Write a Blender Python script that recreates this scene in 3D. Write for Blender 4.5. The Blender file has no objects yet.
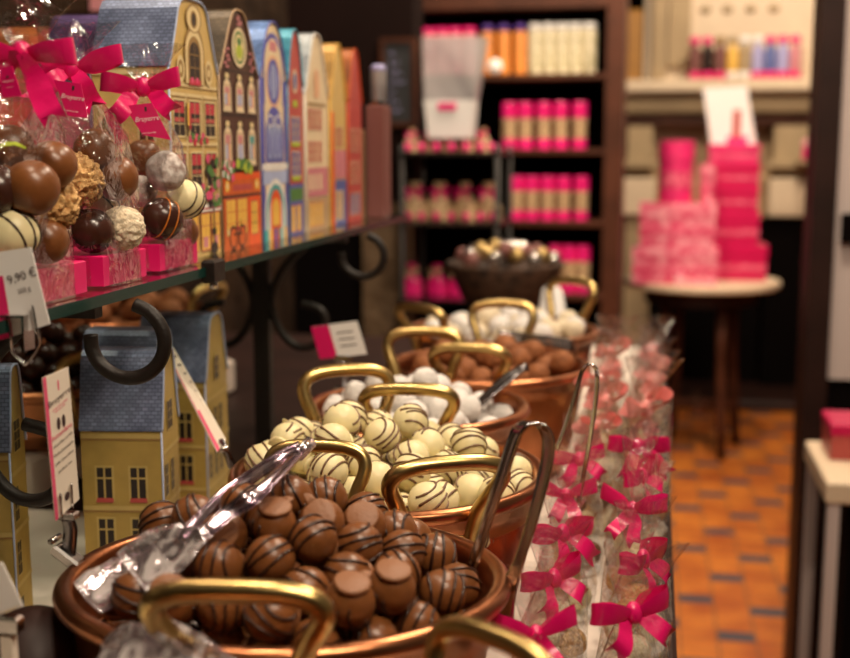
import bpy, math, random
import numpy as np
from mathutils import Vector, Matrix, Euler, noise
R = math.radians
random.seed(7); rng = np.random.default_rng(7)
SC = bpy.context.scene
COL = SC.collection

# ------------------------------------------------------------------ camera
F = 1180.0
PITCH = math.atan(179/F)
YAW = math.atan(230/(F*math.cos(PITCH)+179*math.sin(PITCH)))
EYE = Vector((0, 0, 1.35))
cd = bpy.data.cameras.new('camera'); cam = bpy.data.objects.new('camera', cd); COL.objects.link(cam)
cam.location = EYE; cam.rotation_euler = (R(90)-PITCH, 0, YAW)
cd.sensor_width = 36; cd.lens = 36*F/850; cd.clip_start = .02
cd.dof.use_dof = True; cd.dof.focus_distance = .86; cd.dof.aperture_fstop = 5.2; cd.dof.aperture_blades = 0
SC.camera = cam

def ray(px, py):
    x = (px-425)/F; u = -(py-329)/F
    fw = math.cos(PITCH)+u*math.sin(PITCH); up = u*math.cos(PITCH)-math.sin(PITCH)
    return Vector((x*math.cos(YAW)-fw*math.sin(YAW), x*math.sin(YAW)+fw*math.cos(YAW), up))
def at(px, py, z=None, X=None, Y=None):
    """point of the place seen at a spot of the photograph, on a known plane"""
    d = ray(px, py)
    t = (z-1.35)/d.z if z is not None else (X/d.x if X is not None else Y/d.y)
    return EYE+d*t

# ------------------------------------------------------------------ materials
def nmat(name):
    m = bpy.data.materials.new(name); m.use_nodes = True
    nt = m.node_tree; return m, nt, nt.nodes['Principled BSDF'], nt.nodes['Material Output']
def pm(name, col, rough=.5, metal=0, bump=0, bscale=60, var=0, vscale=20, spec=.5, sss=0, coat=0, col2=None, detail=4, emis=None, bdist=.002):
    m, nt, b, out = nmat(name)
    b.inputs['Base Color'].default_value = (*col, 1); b.inputs['Roughness'].default_value = rough
    b.inputs['Metallic'].default_value = metal; b.inputs['Specular IOR Level'].default_value = spec
    if sss:
        b.inputs['Subsurface Weight'].default_value = sss; b.inputs['Subsurface Scale'].default_value = .004
        b.inputs['Subsurface Radius'].default_value = (1, .5, .25)
    if coat: b.inputs['Coat Weight'].default_value = coat; b.inputs['Coat Roughness'].default_value = .1
    if emis: b.inputs['Emission Color'].default_value = (*emis[0], 1); b.inputs['Emission Strength'].default_value = emis[1]
    if bump or var or col2:
        tc = nt.nodes.new('ShaderNodeTexCoord')
    if bump:
        n = nt.nodes.new('ShaderNodeTexNoise'); n.inputs['Scale'].default_value = bscale; n.inputs['Detail'].default_value = detail
        bp = nt.nodes.new('ShaderNodeBump'); bp.inputs['Strength'].default_value = bump; bp.inputs['Distance'].default_value = bdist
        nt.links.new(tc.outputs['Object'], n.inputs['Vector']); nt.links.new(n.outputs['Fac'], bp.inputs['Height'])
        nt.links.new(bp.outputs['Normal'], b.inputs['Normal'])
    if var or col2:
        n = nt.nodes.new('ShaderNodeTexNoise'); n.inputs['Scale'].default_value = vscale; n.inputs['Detail'].default_value = 5
        nt.links.new(tc.outputs['Object'], n.inputs['Vector'])
        r = nt.nodes.new('ShaderNodeValToRGB'); r.color_ramp.elements[0].position = .35; r.color_ramp.elements[1].position = .65
        c2 = col2 or tuple(c*(1-var) for c in col)
        r.color_ramp.elements[0].color = (*c2, 1); r.color_ramp.elements[1].color = (*col, 1)
        nt.links.new(n.outputs['Fac'], r.inputs['Fac']); nt.links.new(r.outputs['Color'], b.inputs['Base Color'])
    return m
def clear(name, tint=(1, 1, 1), base=.06, edge=.5, rough=.08, crinkle=.6, scale=35, gcol=(1, 1, 1), haze=0):
    """thin clear film: see-through with crinkled reflections"""
    m, nt, b, out = nmat(name); nt.nodes.remove(b); N = nt.nodes.new; L = nt.links.new
    tr = N('ShaderNodeBsdfTransparent'); tr.inputs[0].default_value = (*tint, 1)
    gl = N('ShaderNodeBsdfGlossy'); gl.inputs['Roughness'].default_value = rough; gl.inputs['Color'].default_value = (*gcol, 1)
    tc = N('ShaderNodeTexCoord'); n = N('ShaderNodeTexNoise'); n.inputs['Scale'].default_value = scale; n.inputs['Detail'].default_value = 3
    n.inputs['Distortion'].default_value = 1.5
    bp = N('ShaderNodeBump'); bp.inputs['Strength'].default_value = crinkle; bp.inputs['Distance'].default_value = .006
    lw = N('ShaderNodeLayerWeight'); lw.inputs['Blend'].default_value = .35
    mr = N('ShaderNodeMapRange'); mr.inputs['To Min'].default_value = base; mr.inputs['To Max'].default_value = edge
    mx = N('ShaderNodeMixShader')
    L(tc.outputs['Object'], n.inputs['Vector']); L(n.outputs['Fac'], bp.inputs['Height'])
    L(bp.outputs['Normal'], gl.inputs['Normal']); L(bp.outputs['Normal'], lw.inputs['Normal'])
    L(lw.outputs['Facing'], mr.inputs['Value']); L(mr.outputs['Result'], mx.inputs['Fac'])
    L(tr.outputs[0], mx.inputs[1]); L(gl.outputs[0], mx.inputs[2]); 
    if haze:
        df = N('ShaderNodeBsdfDiffuse'); df.inputs['Color'].default_value = (.8, .74, .72, 1); m3 = N('ShaderNodeMixShader')
        rp = N('ShaderNodeValToRGB'); rp.color_ramp.elements[0].position = .45; rp.color_ramp.elements[1].position = .62; rp.color_ramp.elements[0].color = (haze*.12,)*3+(1,); rp.color_ramp.elements[1].color = (haze,)*3+(1,)
        L(n.outputs['Fac'], rp.inputs['Fac']); L(rp.outputs['Color'], m3.inputs['Fac']); L(mx.outputs[0], m3.inputs[1]); L(df.outputs[0], m3.inputs[2]); L(m3.outputs[0], out.inputs['Surface'])
    else: L(mx.outputs[0], out.inputs['Surface'])
    return m
M = {}
M['milk'] = pm('milk_chocolate', (.205, .070, .019), .33, bump=.25, bscale=90, var=.25, vscale=60, sss=.05)
M['milkfoot'] = pm('milk_chocolate_base', (.26, .105, .042), .5, bump=.3, bscale=300)
M['darkchoc'] = pm('dark_chocolate', (.045, .014, .008), .25, bump=.15, bscale=80)
M['stripe'] = pm('dark_icing', (.030, .010, .006), .3)
M['ivory'] = pm('ivory_chocolate', (.80, .70, .40), .42, bump=.25, bscale=90, sss=.1)
M['istripe'] = pm('brown_icing', (.16, .08, .04), .4)
M['powder'] = pm('powdered_sugar', (.82, .78, .74), .9, bump=1, bscale=160, var=.2, vscale=90)
M['cocoa'] = pm('cocoa_coating', (.32, .11, .03), .75, bump=1, bscale=140, col2=(.20, .06, .015), vscale=120)
M['nut'] = pm('nut_crumbs', (.80, .50, .20), .7, bump=1, bscale=220, col2=(.42, .2, .06), vscale=220, bdist=.004)
M['coconut'] = pm('coconut_flakes', (.80, .70, .52), .85, bump=1, bscale=300, col2=(.6, .48, .32), vscale=250)
M['mottled'] = pm('sugar_dusted_chocolate', (.78, .74, .70), .8, bump=.8, bscale=160, col2=(.28, .2, .17), vscale=110)
M['orange_icing'] = pm('orange_icing', (.75, .22, .02), .4)
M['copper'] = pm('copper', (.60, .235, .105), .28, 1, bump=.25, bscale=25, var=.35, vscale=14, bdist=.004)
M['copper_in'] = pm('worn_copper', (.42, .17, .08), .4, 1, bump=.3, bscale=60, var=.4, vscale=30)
M['copper_red'] = pm('red_copper', (.55, .12, .06), .22, 1, bump=.25, bscale=20, var=.45, vscale=10)
M['brass'] = pm('brass', (.70, .49, .19), .29, 1, bump=.15, bscale=40, var=.25, vscale=30)
M['steel'] = pm('steel', (.55, .52, .50), .18, 1, bump=.1, bscale=30)
M['steel_dark'] = pm('dark_steel', (.22, .20, .20), .25, 1)
M['iron'] = pm('wrought_iron', (.012, .008, .006), .5, .1, bump=.4, bscale=150, spec=.35)
M['magenta'] = pm('magenta_card', (.72, .005, .13), .35)
M['ribbon'] = pm('magenta_satin', (.74, .006, .135), .3, coat=.3, bump=.15, bscale=200)
M['ribbon_pale'] = pm('salmon_satin', (.95, .36, .34), .35, coat=.2)
M['white'] = pm('white_card', (.86, .83, .80), .45)
M['cream_card'] = pm('cream_card', (.80, .70, .58), .5)
M['print'] = pm('dark_print', (.06, .03, .03), .6)
M['pink_print'] = pm('pink_print', (.75, .10, .2), .6)
M['white_print'] = pm('white_print', (.9, .75, .78), .6)
M['film'] = clear('cellophane', base=.15, edge=.7, rough=.10, crinkle=1, scale=34)
M['film2'] = clear('loose_cellophane', base=.12, edge=.55, rough=.14, crinkle=1, scale=40)
M['plastic'] = clear('clear_plastic', tint=(.70, .62, .68), base=.34, edge=.8, rough=.07, crinkle=.35, scale=55, gcol=(.95, .88, .93), haze=.45)
M['plastic_arm'] = clear('tinted_plastic', tint=(.50, .42, .48), base=.36, edge=.85, rough=.15, crinkle=.06, scale=30, gcol=(.75, .62, .70), haze=.05)
M['acrylic'] = clear('frosted_acrylic', tint=(.70, .70, .74), base=.30, edge=.5, rough=.35, crinkle=.05, scale=2, haze=.55)
M['glass'] = clear('shelf_glass', tint=(.86, .93, .90), base=.06, edge=.75, rough=.03, crinkle=0)
M['glass_edge'] = pm('green_glass_edge', (.006, .035, .028), .25, spec=.4)
M['cloth'] = pm('white_cloth', (.72, .62, .54), .9, bump=.5, bscale=60, detail=2, var=.08, vscale=5)
M['darkwood'] = pm('dark_wood', (.028, .010, .007), .5, spec=.25, bump=.3, bscale=30, var=.4, vscale=8)
M['redwood'] = pm('red_brown_wood', (.085, .026, .012), .5, spec=.2, bump=.3, bscale=30, var=.4, vscale=6)
M['black'] = pm('matte_black', (.0035, .0022, .002), .9, spec=.05)  # flat near-black shared by wall recess, fire opening, back board and fittings
M['board'] = pm('blackboard', (.02, .02, .022), .6)
M['stonewall'] = pm('brown_stone', (.040, .022, .012), .95, spec=.1, bump=1, bscale=14, col2=(.014, .008, .005), vscale=5, bdist=.02)
M['pillar'] = pm('tan_stone', (.20, .125, .065), .85, bump=1, bscale=22, col2=(.10, .06, .03), vscale=9, bdist=.01)
M['cream'] = pm('cream_stone', (.44, .32, .18), .7, bump=.3, bscale=12, var=.2, vscale=4)
M['cream_top'] = pm('pale_cream', (.76, .60, .42), .5, var=.1, vscale=5)  # brighter copy of the cream stone colour, reused on the table tops
M['ochre'] = pm('ochre_panel', (.38, .17, .02), .5, var=.2)
M['wallpaint'] = pm('pale_plaster', (.60, .50, .47), .8, var=.06, vscale=3)
M['backwall'] = pm('dark_brown_plaster', (.012, .005, .004), .9, var=.3, vscale=3, spec=.1)
M['ceil'] = pm('ceiling_plaster', (.25, .18, .12), .9)
M['redbox'] = pm('crimson_lacquer', (.58, .005, .085), .3, coat=.3)
M['pinkbox'] = pm('pink_lacquer', (.80, .03, .17), .35, var=.25, vscale=25)
M['pinkband'] = pm('pale_pink_band', (.85, .35, .38), .5)
M['hotpink'] = pm('hot_pink_plastic', (.85, .015, .20), .3)
M['sweets'] = pm('mixed_sweets', (.75, .55, .30), .6, bump=.8, bscale=80, col2=(.25, .10, .05), vscale=55)
M['palejar'] = pm('ivory_jar', (.78, .68, .48), .4, col2=(.42, .36, .18), vscale=35)
M['purple'] = pm('violet_card', (.10, .04, .30), .5)
M['orange'] = pm('orange_card', (.80, .28, .05), .5)
M['lavender'] = pm('lavender_card', (.38, .36, .62), .5)
M['mud'] = pm('brown_card', (.18, .06, .05), .6)
# printed tin colours
def slate(name, col, scale=1):
    m, nt, b, out = nmat(name); N = nt.nodes.new; L = nt.links.new
    b.inputs['Roughness'].default_value = .35; b.inputs['Metallic'].default_value = .2
    tc = N('ShaderNodeTexCoord'); br = N('ShaderNodeTexBrick'); br.inputs['Scale'].default_value = 1
    br.inputs['Brick Width'].default_value = .0055/scale; br.inputs['Row Height'].default_value = .0032/scale; br.inputs['Mortar Size'].default_value = .0004
    br.inputs['Color1'].default_value = (*col, 1); br.inputs['Color2'].default_value = (*[c*.65 for c in col], 1)
    br.inputs['Mortar'].default_value = (*[c*.45 for c in col], 1)
    mp = N('ShaderNodeMapping'); mp.inputs['Rotation'].default_value = (R(90), 0, 0)
    L(tc.outputs['Object'], mp.inputs['Vector']); L(mp.outputs['Vector'], br.inputs['Vector'])
    n = N('ShaderNodeTexNoise'); n.inputs['Scale'].default_value = 25
    L(tc.outputs['Object'], n.inputs['Vector'])
    mx = N('ShaderNodeMix'); mx.data_type = 'RGBA'; mx.blend_type = 'MULTIPLY'; mx.inputs['Factor'].default_value = .6
    rp = N('ShaderNodeValToRGB'); rp.color_ramp.elements[0].position = .35; rp.color_ramp.elements[1].position = .6
    rp.color_ramp.elements[0].color = (.45, .45, .5, 1); rp.color_ramp.elements[1].color = (1.3, 1.3, 1.3, 1)
    L(n.outputs['Fac'], rp.inputs['Fac']); L(br.outputs['Color'], mx.inputs['A']); L(rp.outputs['Color'], mx.inputs['B'])
    L(mx.outputs['Result'], b.inputs['Base Color']); return m
M['t_blue'] = slate('blue_slate_print', (.26, .32, .50))
M['t_purple'] = slate('purple_tile_print', (.13, .08, .22), .7)
M['t_brown'] = slate('brown_tile_print', (.13, .09, .05), .8)
M['t_sky'] = slate('sky_blue_print', (.25, .42, .85))
M['t_teal'] = slate('teal_print', (.10, .45, .60))
M['t_terra'] = slate('terracotta_print', (.45, .13, .03), .5)
M['t_grey'] = slate('pale_grey_print', (.60, .65, .68))
M['t_gold'] = slate('golden_print', (.80, .45, .12))
for k, c in dict(y=(.68, .47, .16), yd=(.34, .20, .06), yl=(.80, .64, .33), br=(.075, .028, .018), blk=(.02, .013, .012), red=(.55, .03, .06),
                 pk=(.75, .08, .2), or_=(.62, .12, .02), glow=(.85, .50, .08), crm=(.82, .66, .42), cb=(.09, .10, .42), lb=(.42, .50, .72),
                 tl=(.05, .36, .36), gr=(.07, .22, .05), lime=(.45, .55, .05), wh=(.82, .80, .74), peach=(.80, .45, .25), brick=(.50, .08, .07),
                 fire=(.80, .10, .015), navy=(.10, .13, .35), rose=(.62, .22, .25), tan=(.5, .33, .18), oldy=(.46, .32, .08), oldl=(.56, .42, .14)).items():
    M['p_'+k] = pm('tin_print_'+{'y': 'yellow', 'yd': 'umber', 'yl': 'pale_yellow', 'br': 'brown', 'blk': 'black', 'pk': 'pink', 'or_': 'orange', 'crm': 'cream', 'cb': 'cobalt', 'lb': 'light_blue', 'tl': 'teal', 'gr': 'green', 'wh': 'white', 'oldy': 'mustard', 'oldl': 'straw'}.get(k, k), c, .38, var=.12, vscale=60)

# ------------------------------------------------------------------ mesh builder
class MB:
    def __init__(s): s.v = []; s.f = []; s.m = []; s.sm = []; s.mats = []
    def mi(s, mat):
        mat = M[mat] if isinstance(mat, str) else mat
        if mat not in s.mats: s.mats.append(mat)
        return s.mats.index(mat)
    def add(s, vs, fs, mat, smooth=False, T=None):
        o = len(s.v); i = s.mi(mat)
        for v in vs:
            v = Vector(v); s.v.append(tuple(T @ v) if T else tuple(v))
        for f in fs: s.f.append(tuple(o+k for k in f)); s.m.append(i); s.sm.append(smooth)
    def box(s, lo, hi, mat, T=None, bev=0):
        (x0, y0, z0), (x1, y1, z1) = lo, hi
        if bev:
            b = bev; vs = []; 
            for z, k in ((z0, b), (z0+b, 0), (z1-b, 0), (z1, b)):
                for x, y in ((x0+k, y0+k+0), (x1-k, y0+k), (x1-k, y1-k), (x0+k, y1-k)): vs.append((x, y, z))
            fs = [(3, 2, 1, 0), (12, 13, 14, 15)]
            for r in range(3):
                for k in range(4): a = r*4+k; c = r*4+(k+1) % 4; fs.append((a, c, c+4, a+4))
            s.add(vs, fs, mat, False, T); return
        vs = [(x0, y0, z0), (x1, y0, z0), (x1, y1, z0), (x0, y1, z0), (x0, y0, z1), (x1, y0, z1), (x1, y1, z1), (x0, y1, z1)]
        s.add(vs, [(3, 2, 1, 0), (4, 5, 6, 7), (0, 1, 5, 4), (1, 2, 6, 5), (2, 3, 7, 6), (3, 0, 4, 7)], mat, False, T)
    def poly(s, pts, mat, T=None): s.add(pts, [tuple(range(len(pts)))], mat, False, T)
    def tube(s, path, rad, mat, seg=10, closed=False, flat=1, T=None, up=None):
        P = [Vector(p) for p in path]; n = len(P); vs = []; prev = None
        rads = rad if isinstance(rad, (list, tuple)) else [rad]*n
        for i in range(n):
            a = P[(i-1) % n] if (i or closed) else P[0]; b = P[(i+1) % n] if (i < n-1 or closed) else P[-1]
            t = (b-a).normalized()
            if prev is None:
                u = Vector(up) if up else (Vector((0, 0, 1)) if abs(t.z) < .9 else Vector((1, 0, 0)))
            else: u = prev
            u = (u-t*u.dot(t)).normalized(); prev = u; w = t.cross(u)
            for k in range(seg):
                an = 2*math.pi*k/seg; vs.append(P[i]+(u*math.cos(an)+w*math.sin(an)*flat)*rads[i])
        fs = []
        for i in range(n if closed else n-1):
            for k in range(seg):
                a = i*seg+k; b = i*seg+(k+1) % seg; j = ((i+1) % n)*seg
                fs.append((a, b, j+(k+1) % seg, j+k))
        if not closed: fs += [tuple(range(seg))[::-1], tuple((n-1)*seg+k for k in range(seg))]
        s.add(vs, fs, mat, True, T)
    def lathe(s, prof, mat, seg=32, T=None, smooth=True, cap=True, wob=0):
        vs = []; fs = []; n = len(prof)
        for k in range(seg):
            a = 2*math.pi*k/seg; w = 1+wob*math.sin(3*a+1)*.5+wob*math.sin(7*a)*.3
            for r, z in prof: vs.append((r*w*math.cos(a), r*w*math.sin(a), z))
        for k in range(seg):
            k2 = (k+1) % seg
            for i in range(n-1): fs.append((k*n+i, k2*n+i, k2*n+i+1, k*n+i+1))
        if cap:
            if prof[0][0] > 1e-6: fs.append(tuple(k*n for k in range(seg))[::-1])
            if prof[-1][0] > 1e-6: fs.append(tuple(k*n+n-1 for k in range(seg)))
        s.add(vs, fs, mat, smooth, T)
    def ball(s, r, mat, seg=20, rings=14, lump=0, lf=80, T=None, sq=1):
        vs = [(0, 0, -r*sq)]; fs = []
        for i in range(1, rings):
            th = math.pi*i/rings
            for k in range(seg):
                a = 2*math.pi*k/seg; vs.append((r*math.sin(th)*math.cos(a), r*math.sin(th)*math.sin(a), -r*sq*math.cos(th)))
        vs.append((0, 0, r*sq)); N = len(vs)-1
        if lump: vs = [tuple(Vector(v)*(1+lump*noise.noise(Vector(v)*lf))) for v in vs]
        for k in range(seg):
            k2 = (k+1) % seg; fs.append((0, 1+k2, 1+k)); fs.append((N, N-seg+k, N-seg+k2))
            for i in range(rings-2): a = 1+i*seg; fs.append((a+k, a+k2, a+seg+k2, a+seg+k))
        s.add(vs, fs, mat, True, T)
    def strip(s, path, wid, nrm, th, mat, T=None, curl=0, nw=4):
        """ribbon of thickness th along path; nrm = face normal per point or one; curl = cross-section camber"""
        P = [Vector(p) for p in path]; n = len(P); vs = []
        W = wid if isinstance(wid, (list, tuple)) else [wid]*n
        for i in range(n):
            t = (P[min(i+1, n-1)]-P[max(i-1, 0)]).normalized()
            u = Vector(nrm[i] if isinstance(nrm, list) else nrm); w = t.cross(u).normalized(); u = w.cross(t).normalized()
            c = curl[i] if isinstance(curl, (list, tuple)) else curl
            for side in (0, 1):
                for k in range(nw+1):
                    q = 2*k/nw-1
                    vs.append(P[i]+w*(q*W[i]/2)+u*(c*W[i]*(q*q)+(th/2 if side else -th/2)))
        fs = []; st = 2*(nw+1)
        for i in range(n-1):
            a = i*st; b = a+st
            for k in range(nw):
                fs.append((a+k, a+k+1, b+k+1, b+k)); fs.append((a+nw+1+k, b+nw+1+k, b+nw+2+k, a+nw+2+k))
            fs.append((a, b, b+nw+1, a+nw+1)); fs.append((a+nw, a+st-1, b+st-1, b+nw))
        for a in (0, (n-1)*st):
            for k in range(nw): fs.append((a+k, a+nw+1+k, a+nw+2+k, a+k+1))
        s.add(vs, fs, mat, True, T)
    def text(s, txt, size, mat, T, align='CENTER'):
        c = bpy.data.curves.new('lettering', 'FONT'); c.body = txt; c.size = size; c.align_x = align; c.resolution_u = 2
        if mat in ('white_print', 'script'): c.shear = .3
        o = bpy.data.objects.new('lettering', c); COL.objects.link(o)
        me = bpy.data.meshes.new_from_object(o.evaluated_get(bpy.context.evaluated_depsgraph_get()))
        s.add([v.co for v in me.vertices], [tuple(p.vertices) for p in me.polygons], 'print' if mat == 'script' else mat, False, T)
        bpy.data.objects.remove(o); bpy.data.curves.remove(c); bpy.data.meshes.remove(me)
    def mesh(s, name):
        me = bpy.data.meshes.new(name); me.from_pydata(s.v, [], s.f)
        for m in s.mats: me.materials.append(m)
        me.polygons.foreach_set('material_index', s.m); me.polygons.foreach_set('use_smooth', s.sm); me.update(); return me
    def build(s, name, parent=None, loc=(0, 0, 0), rot=None, label=None):
        o = bpy.data.objects.new(name, s.mesh(name)); COL.objects.link(o); o.location = loc
        if rot: o.rotation_euler = rot
        if parent: o.parent = parent
        if label: o['label'] = label
        return o
def tag(o, label, cat, group=None):
    o['label'] = label; o['category'] = cat
    if group: o['group'] = group
    return o
def thing(name, label, cat, loc=(0, 0, 0), rz=0, group=None):
    o = bpy.data.objects.new(name, None); o.empty_display_size = .02; COL.objects.link(o)
    o.location = loc; o.rotation_euler = rz if isinstance(rz, (tuple, Euler)) else (0, 0, rz)
    return tag(o, label, cat, group)
def dup(o, loc=None, rot=None, scale=None, label=None, group=None, parent=None):
    c = o.copy(); COL.objects.link(c)
    if parent: c.parent = parent
    if loc is not None: c.location = loc
    if rot is not None: c.rotation_euler = rot
    if scale: c.scale = (scale,)*3 if not isinstance(scale, tuple) else scale
    if label: c['label'] = label
    if group: c['group'] = group
    for ch in list(o.children): dup(ch, parent=c)
    return c
def struct(o): o['kind'] = 'structure'; return o
def frame(origin, xdir, zup=(0, 0, 1)):
    """matrix whose local X/Y lie in a card's plane (X along, Y up), Z = outward"""
    x = Vector(xdir).normalized(); y = Vector(zup); y = (y-x*y.dot(x)).normalized(); z = x.cross(y)
    m = Matrix((x, y, z)).transposed().to_4x4(); m.translation = Vector(origin); return m

# ================================================================== SETTING
def floor_mat():
    m, nt, b, out = nmat('terracotta_floor'); N = nt.nodes.new; L = nt.links.new
    tc = N('ShaderNodeTexCoord'); sx = N('ShaderNodeSeparateXYZ'); L(tc.outputs['Object'], sx.inputs[0])
    def math_(op, a, c=None):
        n = N('ShaderNodeMath'); n.operation = op
        for i, q in enumerate((a, c)):
            if q is None: continue
            if hasattr(q, 'links') or hasattr(q, 'is_linked'): L(q, n.inputs[i])
            else: n.inputs[i].default_value = q
        return n.outputs[0]
    W, H = .104, .067
    j = math_('FLOOR', math_('DIVIDE', sx.outputs[1], H))
    i = math_('FLOOR', math_('DIVIDE', sx.outputs[0], W))
    k = math_('FLOORED_MODULO', math_('ADD', math_('MULTIPLY', i, 4), j), 7)
    dark = math_('LESS_THAN', k, .5)
    odd = math_('LESS_THAN', math_('FLOORED_MODULO', j, 2), .5)
    n = N('ShaderNodeTexNoise'); n.inputs['Scale'].default_value = 5; L(tc.outputs['Object'], n.inputs['Vector'])
    r = N('ShaderNodeValToRGB'); r.color_ramp.elements[0].color = (.34, .065, .010, 1); r.color_ramp.elements[1].color = (.64, .20, .025, 1)
    r.color_ramp.elements[0].position = .3; r.color_ramp.elements[1].position = .7
    L(n.outputs['Fac'], r.inputs['Fac'])
    mx = N('ShaderNodeMix'); mx.data_type = 'RGBA'; L(math_('MULTIPLY', dark, odd) if False else dark, mx.inputs['Factor']); L(r.outputs['Color'], mx.inputs['A'])
    mx.inputs['B'].default_value = (.055, .055, .07, 1)
    fx = math_('FRACT', math_('DIVIDE', sx.outputs[0], W)); fy = math_('FRACT', math_('DIVIDE', sx.outputs[1], H))
    jt = math_('MAXIMUM', math_('LESS_THAN', fx, .05), math_('LESS_THAN', fy, .08))
    m2 = N('ShaderNodeMix'); m2.data_type = 'RGBA'; L(jt, m2.inputs['Factor']); L(mx.outputs['Result'], m2.inputs['A']); m2.inputs['B'].default_value = (.16, .07, .03, 1)
    L(m2.outputs['Result'], b.inputs['Base Color']); b.inputs['Roughness'].default_value = .42
    return m
M['floor'] = floor_mat()
b = MB(); b.box((-1.6, -.6, -.05), (2.2, 8.0, 0), 'floor'); struct(b.build('floor'))
b = MB(); b.box((-1.6, -.6, 3.2), (2.2, 8.0, 3.25), 'ceil'); struct(b.build('ceiling'))
b = MB(); b.box((-1.2, -.6, 0), (-1.08, 3.6, 3.2), 'stonewall'); struct(b.build('wall_left'))
b = MB(); b.box((-1.6, 3.6, 0), (-1.5, 8.0, 3.2), 'backwall'); struct(b.build('wall_left'))
b = MB(); b.box((-1.6, 7.4, 0), (2.2, 7.5, 3.2), 'backwall'); struct(b.build('wall_back'))
b = MB(); b.box((-1.6, -.7, 0), (2.2, -.6, 3.2), 'backwall'); struct(b.build('wall_front'))
b = MB(); b.box((2.1, 2.9, 0), (2.2, 7.4, 3.2), 'backwall'); struct(b.build('wall_right'))
# stone pillar at the end of the left wall
b = MB(); b.box((-.857, 3.45, 0), (-.735, 3.6, 1.195), 'pillar'); struct(b.build('trim_1'))
b = MB(); b.box((-1.08, 3.47, 0), (-.857, 3.6, 1.195), 'black'); b.box((-1.08, 3.45, 1.195), (-.700, 3.6, 3.2), 'backwall'); struct(b.build('wall_left'))
# right wall: dark post of the doorway and the pale partition beside it
q = at(813, 300, Y=2.9)
b = MB(); b.box((.366, 2.9, 0), (.420, 3.05, 3.2), 'darkwood', bev=.008); struct(b.build('trim_2'))
zc = at(840, 378, Y=2.95).z
b = MB(); b.box((.42, 2.93, zc), (2.2, 3.05, 3.2), 'wallpaint'); struct(b.build('wall_right'))
b = MB(); b.box((.42, 2.94, 0), (2.2, 3.05, zc), 'black'); struct(b.build('trim_3'))
b = MB(); q = at(847, 228, Y=2.93); b.box((q.x-.015, 2.905, q.z-.035), (q.x+.03, 2.93, q.z+.035), 'black', bev=.004)
tag(b.build('wall_switch'), 'small black wall fitting on the pale partition at right', 'switch')

# ================================================================== COUNTER
b = MB(); b.box((-1.07, .12, .90), (.03, 2.55, .937), 'darkwood', bev=.004)
ct = thing('display_counter', 'long dark wooden display counter carrying the copper pans and gift bags', 'counter', (0, 0, 0))
b.build('counter_top', ct)
b = MB(); b.box((-1.05, .16, 0), (-.0, 2.5, .90), 'darkwood'); b.build('cabinet', ct)
# cloth: softly wavy sheet on the counter
b = MB(); nx, ny = 60, 90; vs = []; fs = []
for i in range(nx+1):
    for j in range(ny+1):
        x = -1.05+1.03*i/nx; y = .15+2.35*j/ny
        if y > 1.2: x = -.42+.40*i/nx
        z = .9385+.0035*max(0, noise.noise(Vector((x*9, y*4, 0))))*(1 if x < -.38 else .35)
        vs.append((x, y, z))
for i in range(nx):
    for j in range(ny): a = i*(ny+1)+j; fs.append((a, a+ny+1, a+ny+2, a+1))
b.add(vs, fs, 'cloth', True); tag(b.build('counter_cloth'), 'off-white cloth laid over the dark display counter under the pans', 'tablecloth')
ZC = .942
b = MB(); b.box((-1.06, 1.22, .9375), (-.70, 1.90, .996), 'cloth', bev=.006)
tag(b.build('covered_riser'), 'low cloth-covered riser carrying the two pans left of the tins', 'riser')

# ================================================================== COPPER PANS
RIM = 1.08
def make_pan(label, c, r, h, ang, outer='copper', rimz=RIM, handles=2, hs=1.0, mat_h='brass', inset=.05, hb=None, hz=.80):
    t = thing('copper_pan', label, 'pan', (c[0], c[1], rimz-h), ang, 'round copper pans on the counter')
    rb = r*.80
    b = MB()
    prof = [(0, 0), (rb*.9, 0), (rb, .006), (rb+(r-rb)*.45, h*.35), (r*.955, h*.75), (r*.965, h-.012)]
    prof += [(r*.965+.007*(1-math.cos(a)), h-.006-.007*math.sin(math.pi-a)*-1) for a in []]
    for k in range(9):
        a = R(-90+k*30); prof.append((r*.965+.0045+.0065*math.cos(a), h-.0065+.0065*math.sin(a)))
    prof += [(r*.945, h-.016), (r*.925, h-.03), (r*.90, h-inset), (0, h-inset)]
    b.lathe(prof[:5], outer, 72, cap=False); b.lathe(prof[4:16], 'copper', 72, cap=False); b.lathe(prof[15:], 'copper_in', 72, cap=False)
    b.build('pan_body', t)
    for k in range(handles):
        s = -1 if k == 0 else 1; hs_ = hs; zz = hz if k == 0 else 1.0
        if k and hb: hs_ = hb
        hd = MB(); pts = []
        half = [(.026, .004, -.034), (.0275, .010, -.018), (.031, .014, .0), (.037, .018, .018), (.0425, .022, .032), (.043, .025, .042), (.038, .027, .050), (.026, .028, .0545), (.012, .0285, .056)]
        full = [(-x, y, z) for x, y, z in half]+[(0, .0285, .0562)]+[(x, y, z) for x, y, z in half[::-1]]
        # smooth by Catmull-Rom
        pts = smooth([Vector((x*hs_, s*(r-.0015+y*hs_*(1.25 if k == 0 and y > .015 else 1)), h+z*hs_*(zz if z > 0 else 1))) for x, y, z in full], 3)
        hd.tube(pts, .0064*hs_, mat_h, 12)
        ho = hd.build('handle', t)
        mt = MB()
        for q in (-1, 1):
            mt.box((q*.026*hs_-.010, s*(r-.001) if s > 0 else s*(r-.001)-.004, h-.046), (q*.026*hs_+.010, s*(r-.001)+.004 if s > 0 else s*(r-.001), h-.022), mat_h, bev=.001)
        mt.build('mounting_plate', ho)
    return t
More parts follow.
